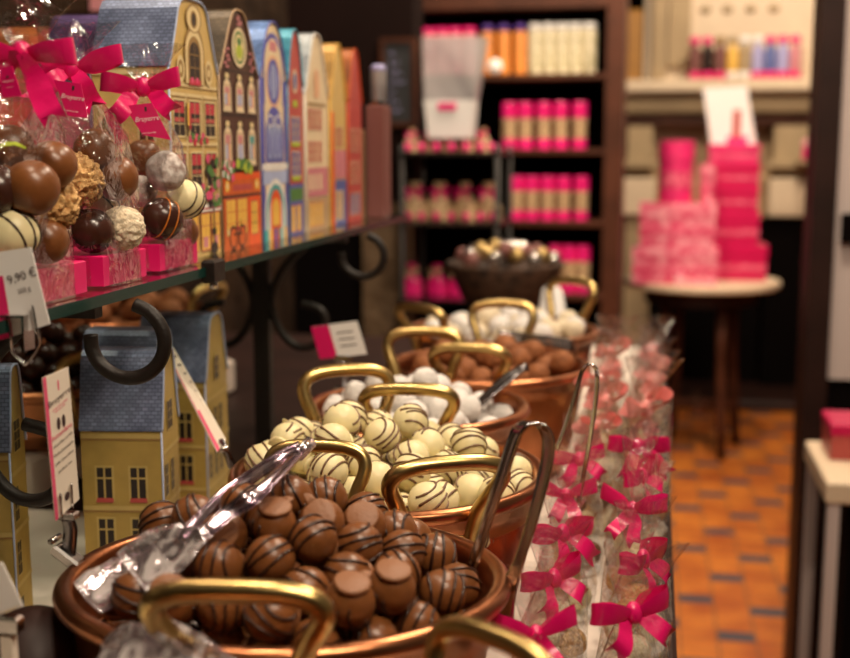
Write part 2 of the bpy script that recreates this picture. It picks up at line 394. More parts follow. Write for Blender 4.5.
def smooth(P, n=4):
    out = []; P = [Vector(p) for p in P]
    for i in range(len(P)-1):
        p0 = P[max(i-1, 0)]; p1 = P[i]; p2 = P[i+1]; p3 = P[min(i+2, len(P)-1)]
        for k in range(n):
            t = k/n; out.append(.5*((2*p1)+(p2-p0)*t+(2*p0-5*p1+4*p2-p3)*t*t+(3*p1-p0-3*p2+p3)*t**3))
    out.append(P[-1]); return out
PANS = [ # centre, r
 ((-.221, .684), .1357), ((-.218, .967), .1316), ((-.245, 1.228), .115), ((-.204, 1.487), .1264), ((-.224, 1.790), .144)]
RIM1 = 1.0885; TILT = R(3)
pan1 = make_pan('foremost full copper pan, heaped with striped milk chocolate truffles', PANS[0][0], PANS[0][1], .136, R(9), hs=.98, hb=.84, hz=.74, rimz=RIM1)
make_pan('reddish copper pan holding ivory truffles, just behind the foremost one', PANS[1][0], PANS[1][1], .136, R(28), 'copper_red')
make_pan('copper pan holding white sugared balls, behind the ivory truffles', PANS[2][0], PANS[2][1], .136, R(8), hs=1.0)
make_pan('copper pan holding brown cocoa truffles, fourth along the row', PANS[3][0], PANS[3][1], .136, R(0), hs=1.0)
make_pan('farthest copper pan of the row, holding pale sweets', PANS[4][0], PANS[4][1], .136, R(-35), rimz=1.080, hs=1.05)
make_pan('copper pan nearest the camera, only its brass handle in sight at the bottom edge', (-.156, .392), .131, .130, R(-36), rimz=1.078, hs=.86)
make_pan('copper pan of dark chocolate balls left of the tins', (-.745, 1.34), .135, .078, R(50), rimz=1.075)
make_pan('copper pan of large brown truffles at the back left, behind the tins', (-.85, 1.73), .16, .10, R(80), rimz=1.10)

# ---------------------------------------------------------------- truffles
def stripes(r, mat, n=3, seed=0, wob=.09, span=112, th=.062):
    rr = random.Random(seed); b = MB()
    for k in range(n):
        x0 = (k-(n-1)/2)*.42*r+rr.uniform(-.05, .05)*r; pts = []
        ph = rr.uniform(0, 6); sp = span+rr.uniform(-15, 10)
        for i in range(25):
            a = R(-sp+2*sp*i/24); x = x0+wob*r*math.sin(a*1.7+ph)
            q = math.sqrt(max(r*r-x*x, 0)); pts.append((x, q*math.sin(a), q*math.cos(a)))
        b.tube(pts, [th*r*rr.uniform(.8, 1.25) for _ in pts], mat, 6)
    return b
def make_truffle(name, label, group, r, body, st=None, foot=None, n=3, seed=0, lump=.03, lf=70, seg=20):
    t = thing(name, label, 'truffle', (0, -3, 0), 0, group)
    b = MB(); b.ball(r, body, seg, int(seg*.7), lump, lf); b.build('coating', t)
    if st: stripes(r*1.005, st, n, seed).build('icing_stripes', t)
    if foot:
        f = MB(); f.lathe([(0, -r*1.01), (.62*r, -r*1.01), (.70*r, -r*.97), (.72*r, -r*.9), (.62*r, -r*.74)], foot, 20, wob=.06, cap=False)
        if seed % 2: f.strip([(0, .6*r, -r*.95), (0, .95*r, -r*.9), (.05*r, 1.15*r, -r*.8)], [.5*r, .35*r, .12*r], (0, 0, 1), .08*r, foot)
        f.build('flat_base', t)
    return t
def heap_pack(c, r_in, r, z0, top, fixed=(), limit=300, gap=1.0, under=False):
    """settle balls one by one on the lowest free spot of the pan, up to the heap's surface"""
    n = 46; g = np.linspace(-1, 1, n)*(r_in-r); X, Y = np.meshgrid(g, g); X = X.ravel()+rng.normal(0, .0012, n*n); Y = Y.ravel()+rng.normal(0, .0012, n*n)
    ok = X*X+Y*Y <= (r_in-r)**2; X = X[ok]; Y = Y[ok]; Z = np.full(X.shape, z0+r)
    T = np.array([top(x, y) for x, y in zip(X, Y)])
    fx = np.array([(f[0]-c[0], f[1]-c[1], f[2]) for f in fixed]).reshape(-1, 3); out = []
    dead = np.zeros(X.shape, bool); k0 = 2*r*gap
    while len(out) < limit:
        key = np.where((Z+r*.75 > T) | dead, 9, Z+.04*(Y+X*.3)+rng.uniform(0, .0015, X.shape)); i = int(np.argmin(key))
        if key[i] > 8: break
        p = np.array([X[i], Y[i], Z[i]])
        if len(fx) and (np.linalg.norm(fx-p, axis=1) < k0*.97).any(): dead[i] = True; continue
        out.append(p); d2 = (X-p[0])**2+(Y-p[1])**2
        Z = np.maximum(Z, np.where(d2 < k0*k0, p[2]+np.sqrt(np.maximum(k0*k0-d2, 0)), -9)); dead[i] = True
    return [Vector((p[0]+c[0], p[1]+c[1], p[2])) for p in out]
def seen(balls, r, others=(), eyes=((0, 0, 1.35), (-.15, 0, 1.35), (.2, 0, 1.35), (0, .1, 1.5))):
    """keep the balls of a heap the photo could show"""
    A = np.array([tuple(p) for p in list(balls)+list(others)]); keep = []
    for i, p in enumerate(balls):
        vis = False; p = np.array(p)
        for e in eyes:
            e = np.array(e); d = e-p; d /= np.linalg.norm(d); u = np.cross(d, (0, 0, 1)); u /= np.linalg.norm(u); w = np.cross(u, d)
            for k in range(13):
                a = k*math.pi/3; q = p+(u*math.cos(a)+w*math.sin(a))*r*(0 if k == 0 else .55 if k < 7 else .93)+d*r*.2
                v = A-q; s = v@d; m = np.linalg.norm(v-np.outer(s, d), axis=1) < r*.98; m &= (s > 0); m[i] = False
                if not m.any(): vis = True; break
            if vis: break
        if vis: keep.append(balls[i])
    return keep
def rrot(tilt=70): return Euler((R(random.uniform(-tilt, tilt)), R(random.uniform(-tilt, tilt)), R(random.uniform(0, 360))))
def aim(v, roll=0):
    """rotation that turns a truffle's flat base (-Z) towards v"""
    return (Vector(v).to_track_quat('-Z', 'Y') @ Euler((0, 0, roll)).to_quaternion()).to_euler()

# --- pan 1: the visible truffles one by one, the rest settled beneath them
r1 = .0146; C1 = PANS[0][0]; FL1 = RIM-.05; FLa = RIM1-.05
def top1(x, y):
    d = math.hypot(x+.012, (y-.0)); e = math.hypot(x, y)
    return min(RIM1+.002+.054*max(0, 1-(d/.125)**1.25), RIM1-.004+max(0, (.135-e))*1.1)+.002
G1 = 'milk chocolate truffles heaped in the foremost pan'
L1 = 'milk chocolate truffle with dark stripes, among those heaped in the foremost full pan'
proto = [make_truffle('milk_chocolate_truffle', L1, G1, r1, 'milk', 'stripe', 'milkfoot', 3+(s % 2), s) for s in range(4)]
proto_used = [False]*4
def put(protos, used, k, loc, rot, sc=1, label=None, group=None):
    if not used[k]:
        used[k] = True; o = protos[k]; o.location = loc; o.rotation_euler = rot; o.scale = (sc,)*3
        if label: o['label'] = label
        return o
    o = dup(protos[k], loc, rot, sc); o['label'] = label or BASE[id(protos)]
    return o
BASE = {}; BASE[id(proto)] = L1
HAND = [(289, 502, 's', 'topmost milk chocolate truffle of the heap, two dark bands across its front'),
 (328, 499, 's', 0), (361, 510, 's', 0), (324, 530, 'f', 'milk chocolate truffle just under the heap top, its round flat base turned outwards'),
 (366, 534, 'f', 'milk chocolate truffle right of the heap centre with its pale flat base turned up'),
 (359, 562, 's', 0), (303, 565, 's', 0), (330, 578, 's', 0), (397, 558, 's', 0), (432, 556, 's', 0), (393, 580, 's', 0), (429, 598, 's', 0),
 (463, 586, 's', 'rightmost milk chocolate truffle, resting against the rim of the foremost pan'),
 (344, 609, 'f2', 'milk chocolate truffle at the pan front with a chocolate flap on top'),
 (387, 609, 'f2', 'milk chocolate truffle at the right front with a curled flap beside its base'), (414, 618, 's', 0), (366, 632, 's', 0), (392, 534, 's', 0), (231, 547, 'f', 'milk chocolate truffle beside the clear tongs, its pale round base facing the viewer'),
 (270, 541, 'f2', 'milk chocolate truffle right of the one beside the tongs, flat base up'), (190, 522, 's', 'striped milk chocolate truffle at the back left, behind the clear tongs'), (163, 527, 's', 0), (243, 512, 's', 0), (238, 577, 's', 0), (272, 577, 's', 0),
 (188, 570, 's', 0), (196, 612, 'f', 'milk chocolate truffle seen through the front brass handle, base upwards'), (234, 616, 's', 0), (140, 606, 's', 'milk chocolate truffle at the left front, just below the clear tongs'),
 (274, 614, 's', 0), (308, 606, 's', 0), (304, 634, 's', 0), (422, 530, 's', 0)]
hand = []
for px, py, kd, lb in HAND:
    d = ray(px, py); best = None
    for i in range(900):
        t = .55+i*.0005; p = EYE+d*t
        if p.z-r1*.6+r1 <= top1(p.x-C1[0], p.y-C1[1]) : best = p; break
    p = best if best is not None else EYE+d*.75
    hand.append([p, kd, lb])
P_ = np.array([tuple(h[0]) for h in hand])
for it in range(220):                                    # let them settle apart and keep them inside the pan
    for i in range(len(P_)):
        for j in range(i):
            v = P_[i]-P_[j]; n = np.linalg.norm(v)
            if n < 2*r1*1.0: v = v/(n+1e-9)*(2*r1*1.0-n)/2; P_[i] += v; P_[j] -= v
        P_[i][2] = min(P_[i][2], top1(P_[i][0]-C1[0], P_[i][1]-C1[1])+.004)
        v = P_[i][:2]-np.array(C1); n = np.linalg.norm(v); lim = .124-r1 if P_[i][2] < RIM1+.012 else .131-r1
        if n > lim: P_[i][:2] = np.array(C1)+v/n*lim
for i, h in enumerate(hand): h[0] = Vector(P_[i])
fill = heap_pack(C1, .1215, r1, FLa, lambda x, y: top1(x, y)-.005, [h[0] for h in hand])
fill = seen(fill, r1, [h[0] for h in hand])
for i, (p, kd, lb) in enumerate(hand):
    tocam = (EYE-p).normalized()
    if kd == 'f': ro = aim(tocam+Vector((random.uniform(-.2, .2), 0, random.uniform(0, .5))), random.uniform(0, 6))
    elif kd == 'f2': ro = aim(Vector((.2, -.3, 1)), 1)
    else:
        q = Vector((0, 0, 1)).rotation_difference((tocam+Vector((random.uniform(-.8, .8), random.uniform(-.3, .3), random.uniform(-.3, .8)))).normalized())
        ro = (q @ Euler((0, 0, random.uniform(0, 6.28))).to_quaternion()).to_euler()
    put(proto, proto_used, i % 4, p, ro, random.uniform(.985, 1.0), lb or None)
for i, p in enumerate(fill): put(proto, proto_used, i % 4, p, rrot(80), .985)
piv = Vector((C1[0], C1[1], RIM1-.03)); RT = Matrix.Translation(piv)@Matrix.Rotation(-TILT, 4, 'X')@Matrix.Translation(-piv)   # the pan stands slightly tilted, with all it holds
for ob in [pan1]+[x for x in COL.objects if x.get('group') == G1]:
    m = RT@Matrix.LocRotScale(ob.location, ob.rotation_euler, ob.scale); l, q_, sc_ = m.decompose(); ob.location = l; ob.rotation_euler = q_.to_euler()

def fill_pan(idx, r, z0, top, protos, base, r_in=None, z=None, rot=80, c=None, eyes=None):
    BASE[id(protos)] = base; used = [False]*len(protos)
    c = c or PANS[idx][0]; r_in = r_in or PANS[idx][1]*.92
    ps = heap_pack(c, r_in, r, z0, top); ps = seen(ps, r)
    for i, p in enumerate(ps): put(protos, used, random.randrange(len(protos)) if all(used) else i % len(protos), p, rrot(rot), random.uniform(.95, 1))
    return ps
def cone(h, w, rim, pw=1.3, cx=0, cy=0): return lambda x, y: rim+h*max(0, 1-(math.hypot(x-cx, y-cy)/w)**pw)
L2 = 'ivory white chocolate truffle with thin brown stripes, heaped in the second pan'
p2 = [make_truffle('ivory_truffle', L2, 'ivory truffles heaped in the second pan', .0158, 'ivory', 'istripe', None, 4, s+10) for s in range(3)]
p2b = make_truffle('ivory_truffle', L2, 'ivory truffles heaped in the second pan', .0158, 'ivory', 'istripe', 'ivory', 3, 1)
fill_pan(1, .0158, FL1, cone(.046, .130, RIM+.012, 1.5, -.03, .01), p2+p2[:0]+[p2b], L2, .127)
L3 = 'white sugar-dusted ball, heaped in the third pan'
p3 = [make_truffle('sugared_ball', L3, 'white sugar-dusted balls in the third pan', .0142, 'powder', lump=.12, lf=90+s*20, seg=18) for s in range(2)]
fill_pan(2, .0142, FL1, cone(.034, .105, RIM+.004, 1.6, -.01), p3, L3)
L4 = 'brown cocoa-coated truffle, heaped in the fourth pan'
p4 = [make_truffle('cocoa_truffle', L4, 'cocoa truffles in the fourth pan', .0165, 'cocoa', lump=.1, lf=80+s*20, seg=16) for s in range(2)]
fill_pan(3, .0165, FL1, cone(.030, .125, RIM+.006, 1.6, .01), p4, L4)
L5 = 'pale sugared sweet lying in the farthest pan'
p5 = [make_truffle('sugared_sweet', L5, 'pale sweets in the farthest pan', .0165, 'powder' if s else 'coconut', lump=.12, lf=80, seg=14) for s in range(2)]
fill_pan(4, .0165, 1.038, cone(.022, .14, 1.092, 1.6), p5, L5)
L6 = 'glossy dark chocolate ball, heaped in the pan left of the tins'
p6 = [make_truffle('dark_chocolate_ball', L6, 'dark chocolate balls in the left pan', .0150, 'darkchoc', lump=.06, lf=80, seg=16)]
fill_pan(0, .0150, 1.025, cone(.062, .12, 1.09, 1.4), p6, L6, .121, c=(-.745, 1.34))
L7 = 'large pale brown truffle, heaped in the pan at the back left'
p7 = [make_truffle('brown_truffle', L7, 'large brown truffles in the back left pan', .022, 'cocoa', lump=.06, lf=60, seg=16)]
fill_pan(0, .022, 1.05, cone(.05, .14, 1.115, 1.5), p7, L7, .134, c=(-.85, 1.73))

# dark pot at the bottom left corner
q = at(18, 612, Y=.60); hh = q.z-ZC; b = MB()
hh -= .006; b.lathe([(0, 0), (.038, 0), (.045, hh*.3), (.047, hh*.5), (.045, hh*.66), (.038, hh*.82), (.027, hh*.93), (.013, hh*.985), (.0, hh)], 'darkwood', 40)
tag(b.build('dark_lidded_pot', loc=(q.x-.002, q.y+.018, ZC)), 'dark brown rounded pot with domed lid at the bottom left corner', 'pot')

# ================================================================== HANDLES / TONGS
def world_path(L): return smooth([at(*l[:2], Y=l[2]) if l[2] > 0 else at(*l[:2], z=-l[2]) for l in L], 4)
# clear plastic serving tongs over pan 1
tg = thing('clear_plastic_tongs', 'clear plastic serving tongs lying across the milk chocolate truffles', 'tongs', at(200, 560, Y=.66))
o = tg.location
for name, L, W, curl in (
  ('tong_arm', [(304, 452, -1.160), (284, 474, -1.156), (260, 498, -1.150), (234, 514, -1.143), (210, 532, -1.136), (191, 543, -1.130), (164, 558, -1.122), (134, 577, -1.114)], [.009, .011, .012, .012, .010, .010, .028, .040, .036], [.15, .3, .35, .35, .3, .15, .12, .12, .1]),
  ('tong_arm', [(300, 445, -1.162), (274, 457, -1.156), (243, 477, -1.148), (213, 500, -1.138), (178, 535, -1.124), (138, 568, -1.108), (108, 590, -1.100), (88, 602, -1.096)], [.009, .011, .012, .012, .010, .014, .030, .036, .030], [-.15, -.3, -.35, -.35, -.3, -.15, .12, .12, .1])):
    path = world_path(L); n = len(path)
    Wn = [np.interp(i/(n-1)*(len(W)-1), range(len(W)), W) for i in range(n)]; Cn = [np.interp(i/(n-1)*(len(curl)-1), range(len(curl)), curl) for i in range(n)]
    b = MB(); k1 = int(n*.60); b.strip([p-o for p in path[:k1+1]], Wn[:k1+1], (-.25, -.75, .6), .0012, 'plastic_arm', curl=Cn[:k1+1], nw=6)
    b.strip([p-o for p in path[k1:]], Wn[k1:], (-.25, -.75, .6), .0012, 'plastic', curl=Cn[k1:], nw=6)
    b.strip([p-o+Vector((0, -.0012, .0008)) for p in path[:int(n*.62)]], [w*.12 for w in Wn[:int(n*.62)]], (-.25, -.75, .6), .0014, 'plastic_arm')
    b.build(name, tg)
b = MB(); q = at(303, 448, Y=.745)-o; b.tube([q+Vector((-.002, -.006, -.004)), q+Vector((.004, .006, .003))], .0045, 'plastic', 10); b.build('hinge_end', tg)
# another clear pair, only the blades reach in at the bottom
tg = thing('clear_plastic_tongs', 'clear plastic tongs whose rounded blades poke in at the bottom edge', 'tongs', at(150, 650, Y=.50)); o = tg.location
for L in ([(100, 656, .53), (122, 650, .52), (165, 668, .50), (230, 700, .47), (300, 725, .44)], [(122, 648, .545), (152, 644, .54), (190, 660, .52), (250, 690, .49), (310, 716, .45)]):
    path = world_path(L); n = len(path); W = [.012, .028, .026, .014, .012]
    b = MB(); b.strip([p-o for p in path], [np.interp(i/(n-1)*4, range(5), W) for i in range(n)], (-.2, -.6, .8), .0012, 'plastic', curl=.12, nw=6); b.build('tong_blade', tg)
# steel tongs hooked over the right rims
def steel_tongs(label, L, W, nrm, mat='steel', th=.0012):
    o = at(*L[len(L)//2][:2], Y=L[len(L)//2][2]); t = thing('steel_tongs', label, 'tongs', o)
    path = world_path(L); n = len(path); Wn = [np.interp(i/(n-1)*(len(W)-1), range(len(W)), W) for i in range(n)]
    k = n//2
    nr = []
    for i in range(n):
        tt = (path[min(i+1, n-1)]-path[max(i-1, 0)]).normalized(); nr.append(tuple(tt.cross(Vector(nrm)).normalized()))
    for a, c, nm in ((0, k+1, 'tong_arm'), (k, n, 'tong_arm')):
        b = MB(); b.strip([p-o for p in path[a:c]], Wn[a:c], nr[a:c], th, mat, curl=.05); b.build(nm, t)
    return t
steel_tongs('shiny steel tongs standing over the right rim of the foremost full pan',
  [(472, 566, .700), (486, 522, .700), (500, 480, .700), (512, 443, .700), (519, 428, .700), (529, 422, .702), (541, 425, .705), (549, 440, .705), (546, 470, .705), (533, 520, .702), (518, 565, .70), (509, 590, .700), (507, 622, .700)],
  [.009, .009, .010, .010, .010, .010, .010, .010, .010, .009, .008, .014, .012], (.75, -.65, .1))
steel_tongs('thin steel tongs standing over the right rim of the ivory truffle pan',
  [(556, 450, 1.0), (566, 425, 1.0), (575, 395, 1.0), (582, 371, 1.0), (590, 364, 1.0), (597, 372, 1.0), (596, 400, 1.0), (590, 440, 1.0), (582, 485, 1.0), (574, 530, 1.0), (570, 556, .98)],
  [.005, .005, .005, .005, .005, .005, .005, .005, .005, .006, .008], (.6, -.8, .1))
tg = thing('steel_tongs', 'dark steel tongs resting on the white sugared balls', 'tongs', at(495, 392, Y=1.24)); o = tg.location
for dx, dy in ((0, 0), (7, -7)):
    path = world_path([(466+dx, 416+dy, 1.20), (482+dx, 402+dy, 1.22), (503+dx, 384+dy, 1.25), (520+dx*.3, 371+dy*.3, 1.27)]); n = len(path)
    b = MB(); b.strip([p-o for p in path], [np.interp(i/(n-1)*3, range(4), [.008, .013, .016, .010]) for i in range(n)], (-.3, -.6, .7), .0015, 'steel_dark', curl=.1); b.build('tong_arm', tg)
b = MB(); q = at(522, 369, Y=1.272)-o; b.tube([q-Vector((.006, 0, .002)), q+Vector((.006, .004, .002))], .005, 'steel_dark', 10); b.build('hinge_end', tg)
tg = thing('steel_tongs', 'dark tongs leaning over the rim between the cocoa truffles and the farthest pan', 'tongs', at(520, 345, Y=1.6)); o = tg.location
for dy in (0, -6):
    path = world_path([(498, 338+dy, 1.62), (520, 341+dy, 1.62), (545, 344+dy, 1.60), (574, 349+dy, 1.58)]); n = len(path)
    b = MB(); b.strip([p-o for p in path], .009, (-.1, -.5, .8), .002, 'steel_dark'); b.build('tong_arm', tg)

# ================================================================== GLASS SHELF + BRACKETS
ZS = 1.25
sh = thing('glass_shelf', 'clear glass shelf with green edge above the counter, near half', 'shelf', (-.378, .30, ZS-.008))
def glass_shelf(parent, y0, y1):
    b = MB(); w = -.34
    b.poly([(w, y0, .008), (0, y0, .008), (0, y1, .008), (w, y1, .008)], 'glass'); b.poly([(w, y0, 0), (w, y1, 0), (0, y1, 0), (0, y0, 0)], 'glass')
    b.build('glass_pane', parent)
    b = MB(); b.box((0, y0, 0), (.0012, y1, .008), 'glass_edge'); b.box((w, y1-.001, 0), (0, y1, .008), 'glass_edge'); b.build('polished_edge', parent)
glass_shelf(sh, 0, .668)
sh = thing('glass_shelf', 'clear glass shelf with green edge above the counter, far half under the tin houses', 'shelf', (-.378, .972, ZS-.008)); glass_shelf(sh, 0, .85)
b = MB(); b.box((-.004, -.013, -.006), (.008, .013, .014), 'iron', bev=.002); b.tube([(.002, 0, -.004), (.002, 0, -.012)], .004, 'steel', 8)
tag(b.build('shelf_clip', loc=(-.377, .971, ZS-.008)), 'small dark metal clip joining the two glass shelves at their front edge', 'clip')
def bracket(y, label):
    t = thing('shelf_bracket', label, 'bracket', (-.50, y, ZC))
    b = MB(); b.box((-.011, -.007, 0), (.011, .007, ZS-.010-ZC), 'iron', bev=.002); b.build('post', t)
    b = MB(); b.box((-.21, -.006, ZS-.018-ZC), (.115, .006, ZS-.0085-ZC), 'iron'); b.build('support_arm', t)
    zt = ZS-ZC
    def sc(pts, name='scroll', rad=.0052):
        b = MB(); b.tube(smooth(pts, 5), rad, 'iron', 10); b.build(name, t)
    # C scroll under the shelf's front edge
    cx, cz, rr = .136, zt-.034, .0268
    sc([(cx+rr*1.05*math.cos(R(a)), 0, cz+rr*math.sin(R(a))) for a in range(172, 457, 22)])
    for q in (-1, 1):
        sc([(q*x, 0, zt+z) for x, z in ((.053, -.098), (.080, -.106), (.086, -.128), (.072, -.151), (.048, -.155), (.028, -.140), (.014, -.110), (.014, -.085), (.030, -.052), (.060, -.022))])
    return t
BRN = bracket(.772, 'black wrought-iron scroll bracket under the near half of the glass shelf')
BRF = bracket(1.467, 'black wrought-iron scroll bracket under the far half of the glass shelf')


# ================================================================== HOUSE TINS
def profile(w, e, h, style):
    pts = [(0, 0), (w, 0), (w, e)]; c = w/2
    if style == 'bell':
        half = [(.98, .05), (.90, .18), (.80, .38), (.72, .55), (.66, .68), (.60, .82), (.50, .93), (.34, .985)]
    elif style == 'round':
        half = [(.96, .10), (.88, .25), (.78, .45), (.66, .65), (.50, .83), (.32, .94), (.16, .99)]
    else:
        half = [(.90, .12), (.74, .36), (.56, .62), (.40, .84), (.28, .95), (.14, .995)]
    for a, z in half: pts.append((c+c*a, e+(h-e)*z))
    pts.append((c, h))
    for a, z in half[::-1]: pts.append((c-c*a, e+(h-e)*z))
    pts.append((0, e)); return pts
class Print:
    def __init__(s, b, x=.0004): s.b = b; s.x = x; s.n = 0
    def lay(s): s.n += 1; return s.x+s.n*.000012
    def rect(s, u0, v0, u1, v1, m): x = s.lay(); s.b.poly([(x, u0, v0), (x, u1, v0), (x, u1, v1), (x, u0, v1)], m)
    def oval(s, u, v, a, c, m, a0=0, a1=360):
        x = s.lay(); s.b.poly([(x, u+a*math.cos(R(a0+(a1-a0)*k/24)), v+c*math.sin(R(a0+(a1-a0)*k/24))) for k in range(24 if a1-a0 >= 360 else 25)], m)
    def arch(s, u0, v0, u1, v1, m):
        r = (u1-u0)/2; s.rect(u0, v0, u1, v1-r, m); s.oval((u0+u1)/2, v1-r, r, r, m, 0, 180)
    def win(s, u0, v0, u1, v1, fr, gl, bars='p_yl', arch=False, f=.0012):
        g = s.arch if arch else s.rect
        g(u0-f, v0-f, u1+f, v1+f, fr); g(u0, v0, u1, v1, gl)
        c = (u0+u1)/2; s.rect(c-.0004, v0, c+.0004, v1, bars)
        for k in (1, 2): v = v0+(v1-v0)*k/3; s.rect(u0, v-.0004, u1, v+.0004, bars)
def make_tin(label, loc, w, e, h, depth, style, wall, roof, trim, printer=None, side=None, rz=0, group='house-shaped tins'):
    t = thing('house_tin', label, 'tin', loc, rz, group)
    pr = profile(w, e, h, style); n = len(pr)
    b = MB(); vs = [(0, y, z) for y, z in pr]+[(-depth, y, z) for y, z in pr]
    b.add(vs, [tuple(range(n)), tuple(range(n, 2*n))[::-1], (0, n, n+1, 1)], wall)
    b.add([(0, 0, 0), (0, 0, e), (-depth, 0, e), (-depth, 0, 0)], [(0, 1, 2, 3)], wall); b.add([(0, w, 0), (-depth, w, 0), (-depth, w, e), (0, w, e)], [(0, 1, 2, 3)], wall)
    if side: side(b, w, e, depth)
    b.build('tin_body', t)
    b = MB(); th = .0012; L = []
    roofp = pr[2:]; m = len(roofp); c = w/2
    out = [(y+(th if y > c else -th if y < c else 0), z+th*.6) for y, z in roofp]
    vs = [(.0012, y, z) for y, z in out]+[(-depth-.001, y, z) for y, z in out]+[(.0012, y, z) for y, z in roofp]+[(-depth-.001, y, z) for y, z in roofp]
    fs = []
    for i in range(m-1): fs.append((i, i+1, m+i+1, m+i)); fs.append((2*m+i, 2*m+i+1, i+1, i)); fs.append((3*m+i+1, 3*m+i, m+i, m+i+1))
    b.add(vs, fs, roof, False)
    b.build('tin_roof', t)
    b = MB(); b.tube([(.0012, y, z) for y, z in roofp], .0011, trim, 6); b.tube([(.0006, -.0004, 0), (.0006, -.0004, e)], .0009, trim, 6); b.build('rolled_edge', t)
    if printer:
        b = MB(); printer(Print(b), w, e, h); b.build('printed_facade', t)
    return t
def side_windows(wl, dk, fr):
    def f(b, w, e, d):
        y = -.0004
        def q(x0, z0, x1, z1, m, k): b.poly([(x0, y-k*.0001, z0), (x1, y-k*.0001, z0), (x1, y-k*.0001, z1), (x0, y-k*.0001, z1)], m)
        for z in (.006, .052, .098, e-.006): q(-d, z, 0, z+.004, fr, 1); q(-d, z-.0015, 0, z, 'p_yd', 2)
        for z0 in (.014, .062, .108):
            for c in (-d*.72, -d*.3):
                q(c-.0085, z0-.002, c+.0085, z0+.030, fr, 2); q(c-.0065, z0, c+.0065, z0+.028, dk, 3)
                q(c-.0008, z0, c+.0008, z0+.028, fr, 4); q(c-.0065, z0+.018, c+.0065, z0+.0195, fr, 4)
                q(c-.0075, z0-.003, c+.0075, z0+.001, 'p_brick', 5)
        y = w+.0004
    return f
def f_yellow(P, w, e, h):
    c = w/2
    for v in (.050, .104, .148, .157): P.rect(.001, v, w-.001, v+.003, 'p_yl'); P.rect(.001, v-.0014, w-.001, v, 'p_yd')
    for u in (.001, .037, .075, w-.004): P.rect(u, .05, u+.003, .15, 'p_yl'); P.rect(u+.003, .05, u+.0038, .15, 'p_yd')
    for v0 in (.113, .066):
        for u in (.009, .046, .084): P.win(u, v0, u+.024, v0+.031, 'p_yl', 'p_blk', 'p_yl', f=.002); P.rect(u+.001, v0+.020, u+.011, v0+.030, 'p_red'); P.rect(u+.013, v0+.020, u+.023, v0+.030, 'p_red'); P.rect(u+.001, v0+.012, u+.011, v0+.016, 'p_brick'); P.rect(u+.013, v0+.012, u+.023, v0+.016, 'p_brick')
        for k in range(9): P.oval(.046+.005*k if v0 > .1 else .012+.010*k, v0-.003+.003*math.sin(k*2.3), .004, .0035, ('p_pk', 'p_gr', 'p_red')[k % 3])
    P.arch(c-.024, .160, c+.024, .213, 'p_yd'); P.arch(c-.021, .160, c+.021, .209, 'p_yl'); P.arch(c-.016, .160, c+.016, .203, 'p_yd')
    P.win(c-.012, .163, c+.012, .198, 'p_yd', 'p_blk', 'p_yd', True); P.rect(c-.014, .159, c+.014, .164, 'p_red'); P.rect(c-.010, .161, c-.004, .166, 'p_pk'); P.rect(c+.002, .161, c+.008, .166, 'p_pk')
    P.oval(c, .219, .019, .013, 'p_yd'); P.oval(c, .2185, .016, .0115, 'p_yl'); P.oval(c, .218, .008, .008, 'p_yd'); P.oval(c, .218, .005, .006, 'p_blk')
    for q in (-1, 1): P.oval(c+q*.034, .172, .009, .012, 'p_yl'); P.oval(c+q*.034, .172, .006, .008, 'p_yd'); P.oval(c+q*.034, .172, .003, .004, 'p_yl')
    for u in (.006, .034, .064, .090): P.win(u, .006, u+.021, .040, 'p_brick', 'p_glow', 'p_brick'); P.rect(u+.004, .008, u+.016, .018, 'p_rose')
    P.rect(.002, .042, w-.002, .049, 'p_wh'); P.rect(.002, .044, w-.002, .0455, 'p_red')
    P.rect(.034, .112, .0365, .142, 'p_blk'); P.rect(.0365, .122, .041, .142, 'p_glow'); P.rect(.041, .119, .045, .138, 'p_red')
    P.rect(.094, .0, .0975, .050, 'p_blk'); P.oval(.0957, .006, .009, .006, 'p_blk'); P.oval(.0957, .022, .006, .004, 'p_blk')
    for k in range(22): P.oval(.0957+.014*math.cos(k*2.4), .070+.022*math.sin(k*1.7), .0055, .0045, ('p_gr', 'p_gr', 'p_pk', 'p_rose', 'p_blk')[k % 5])
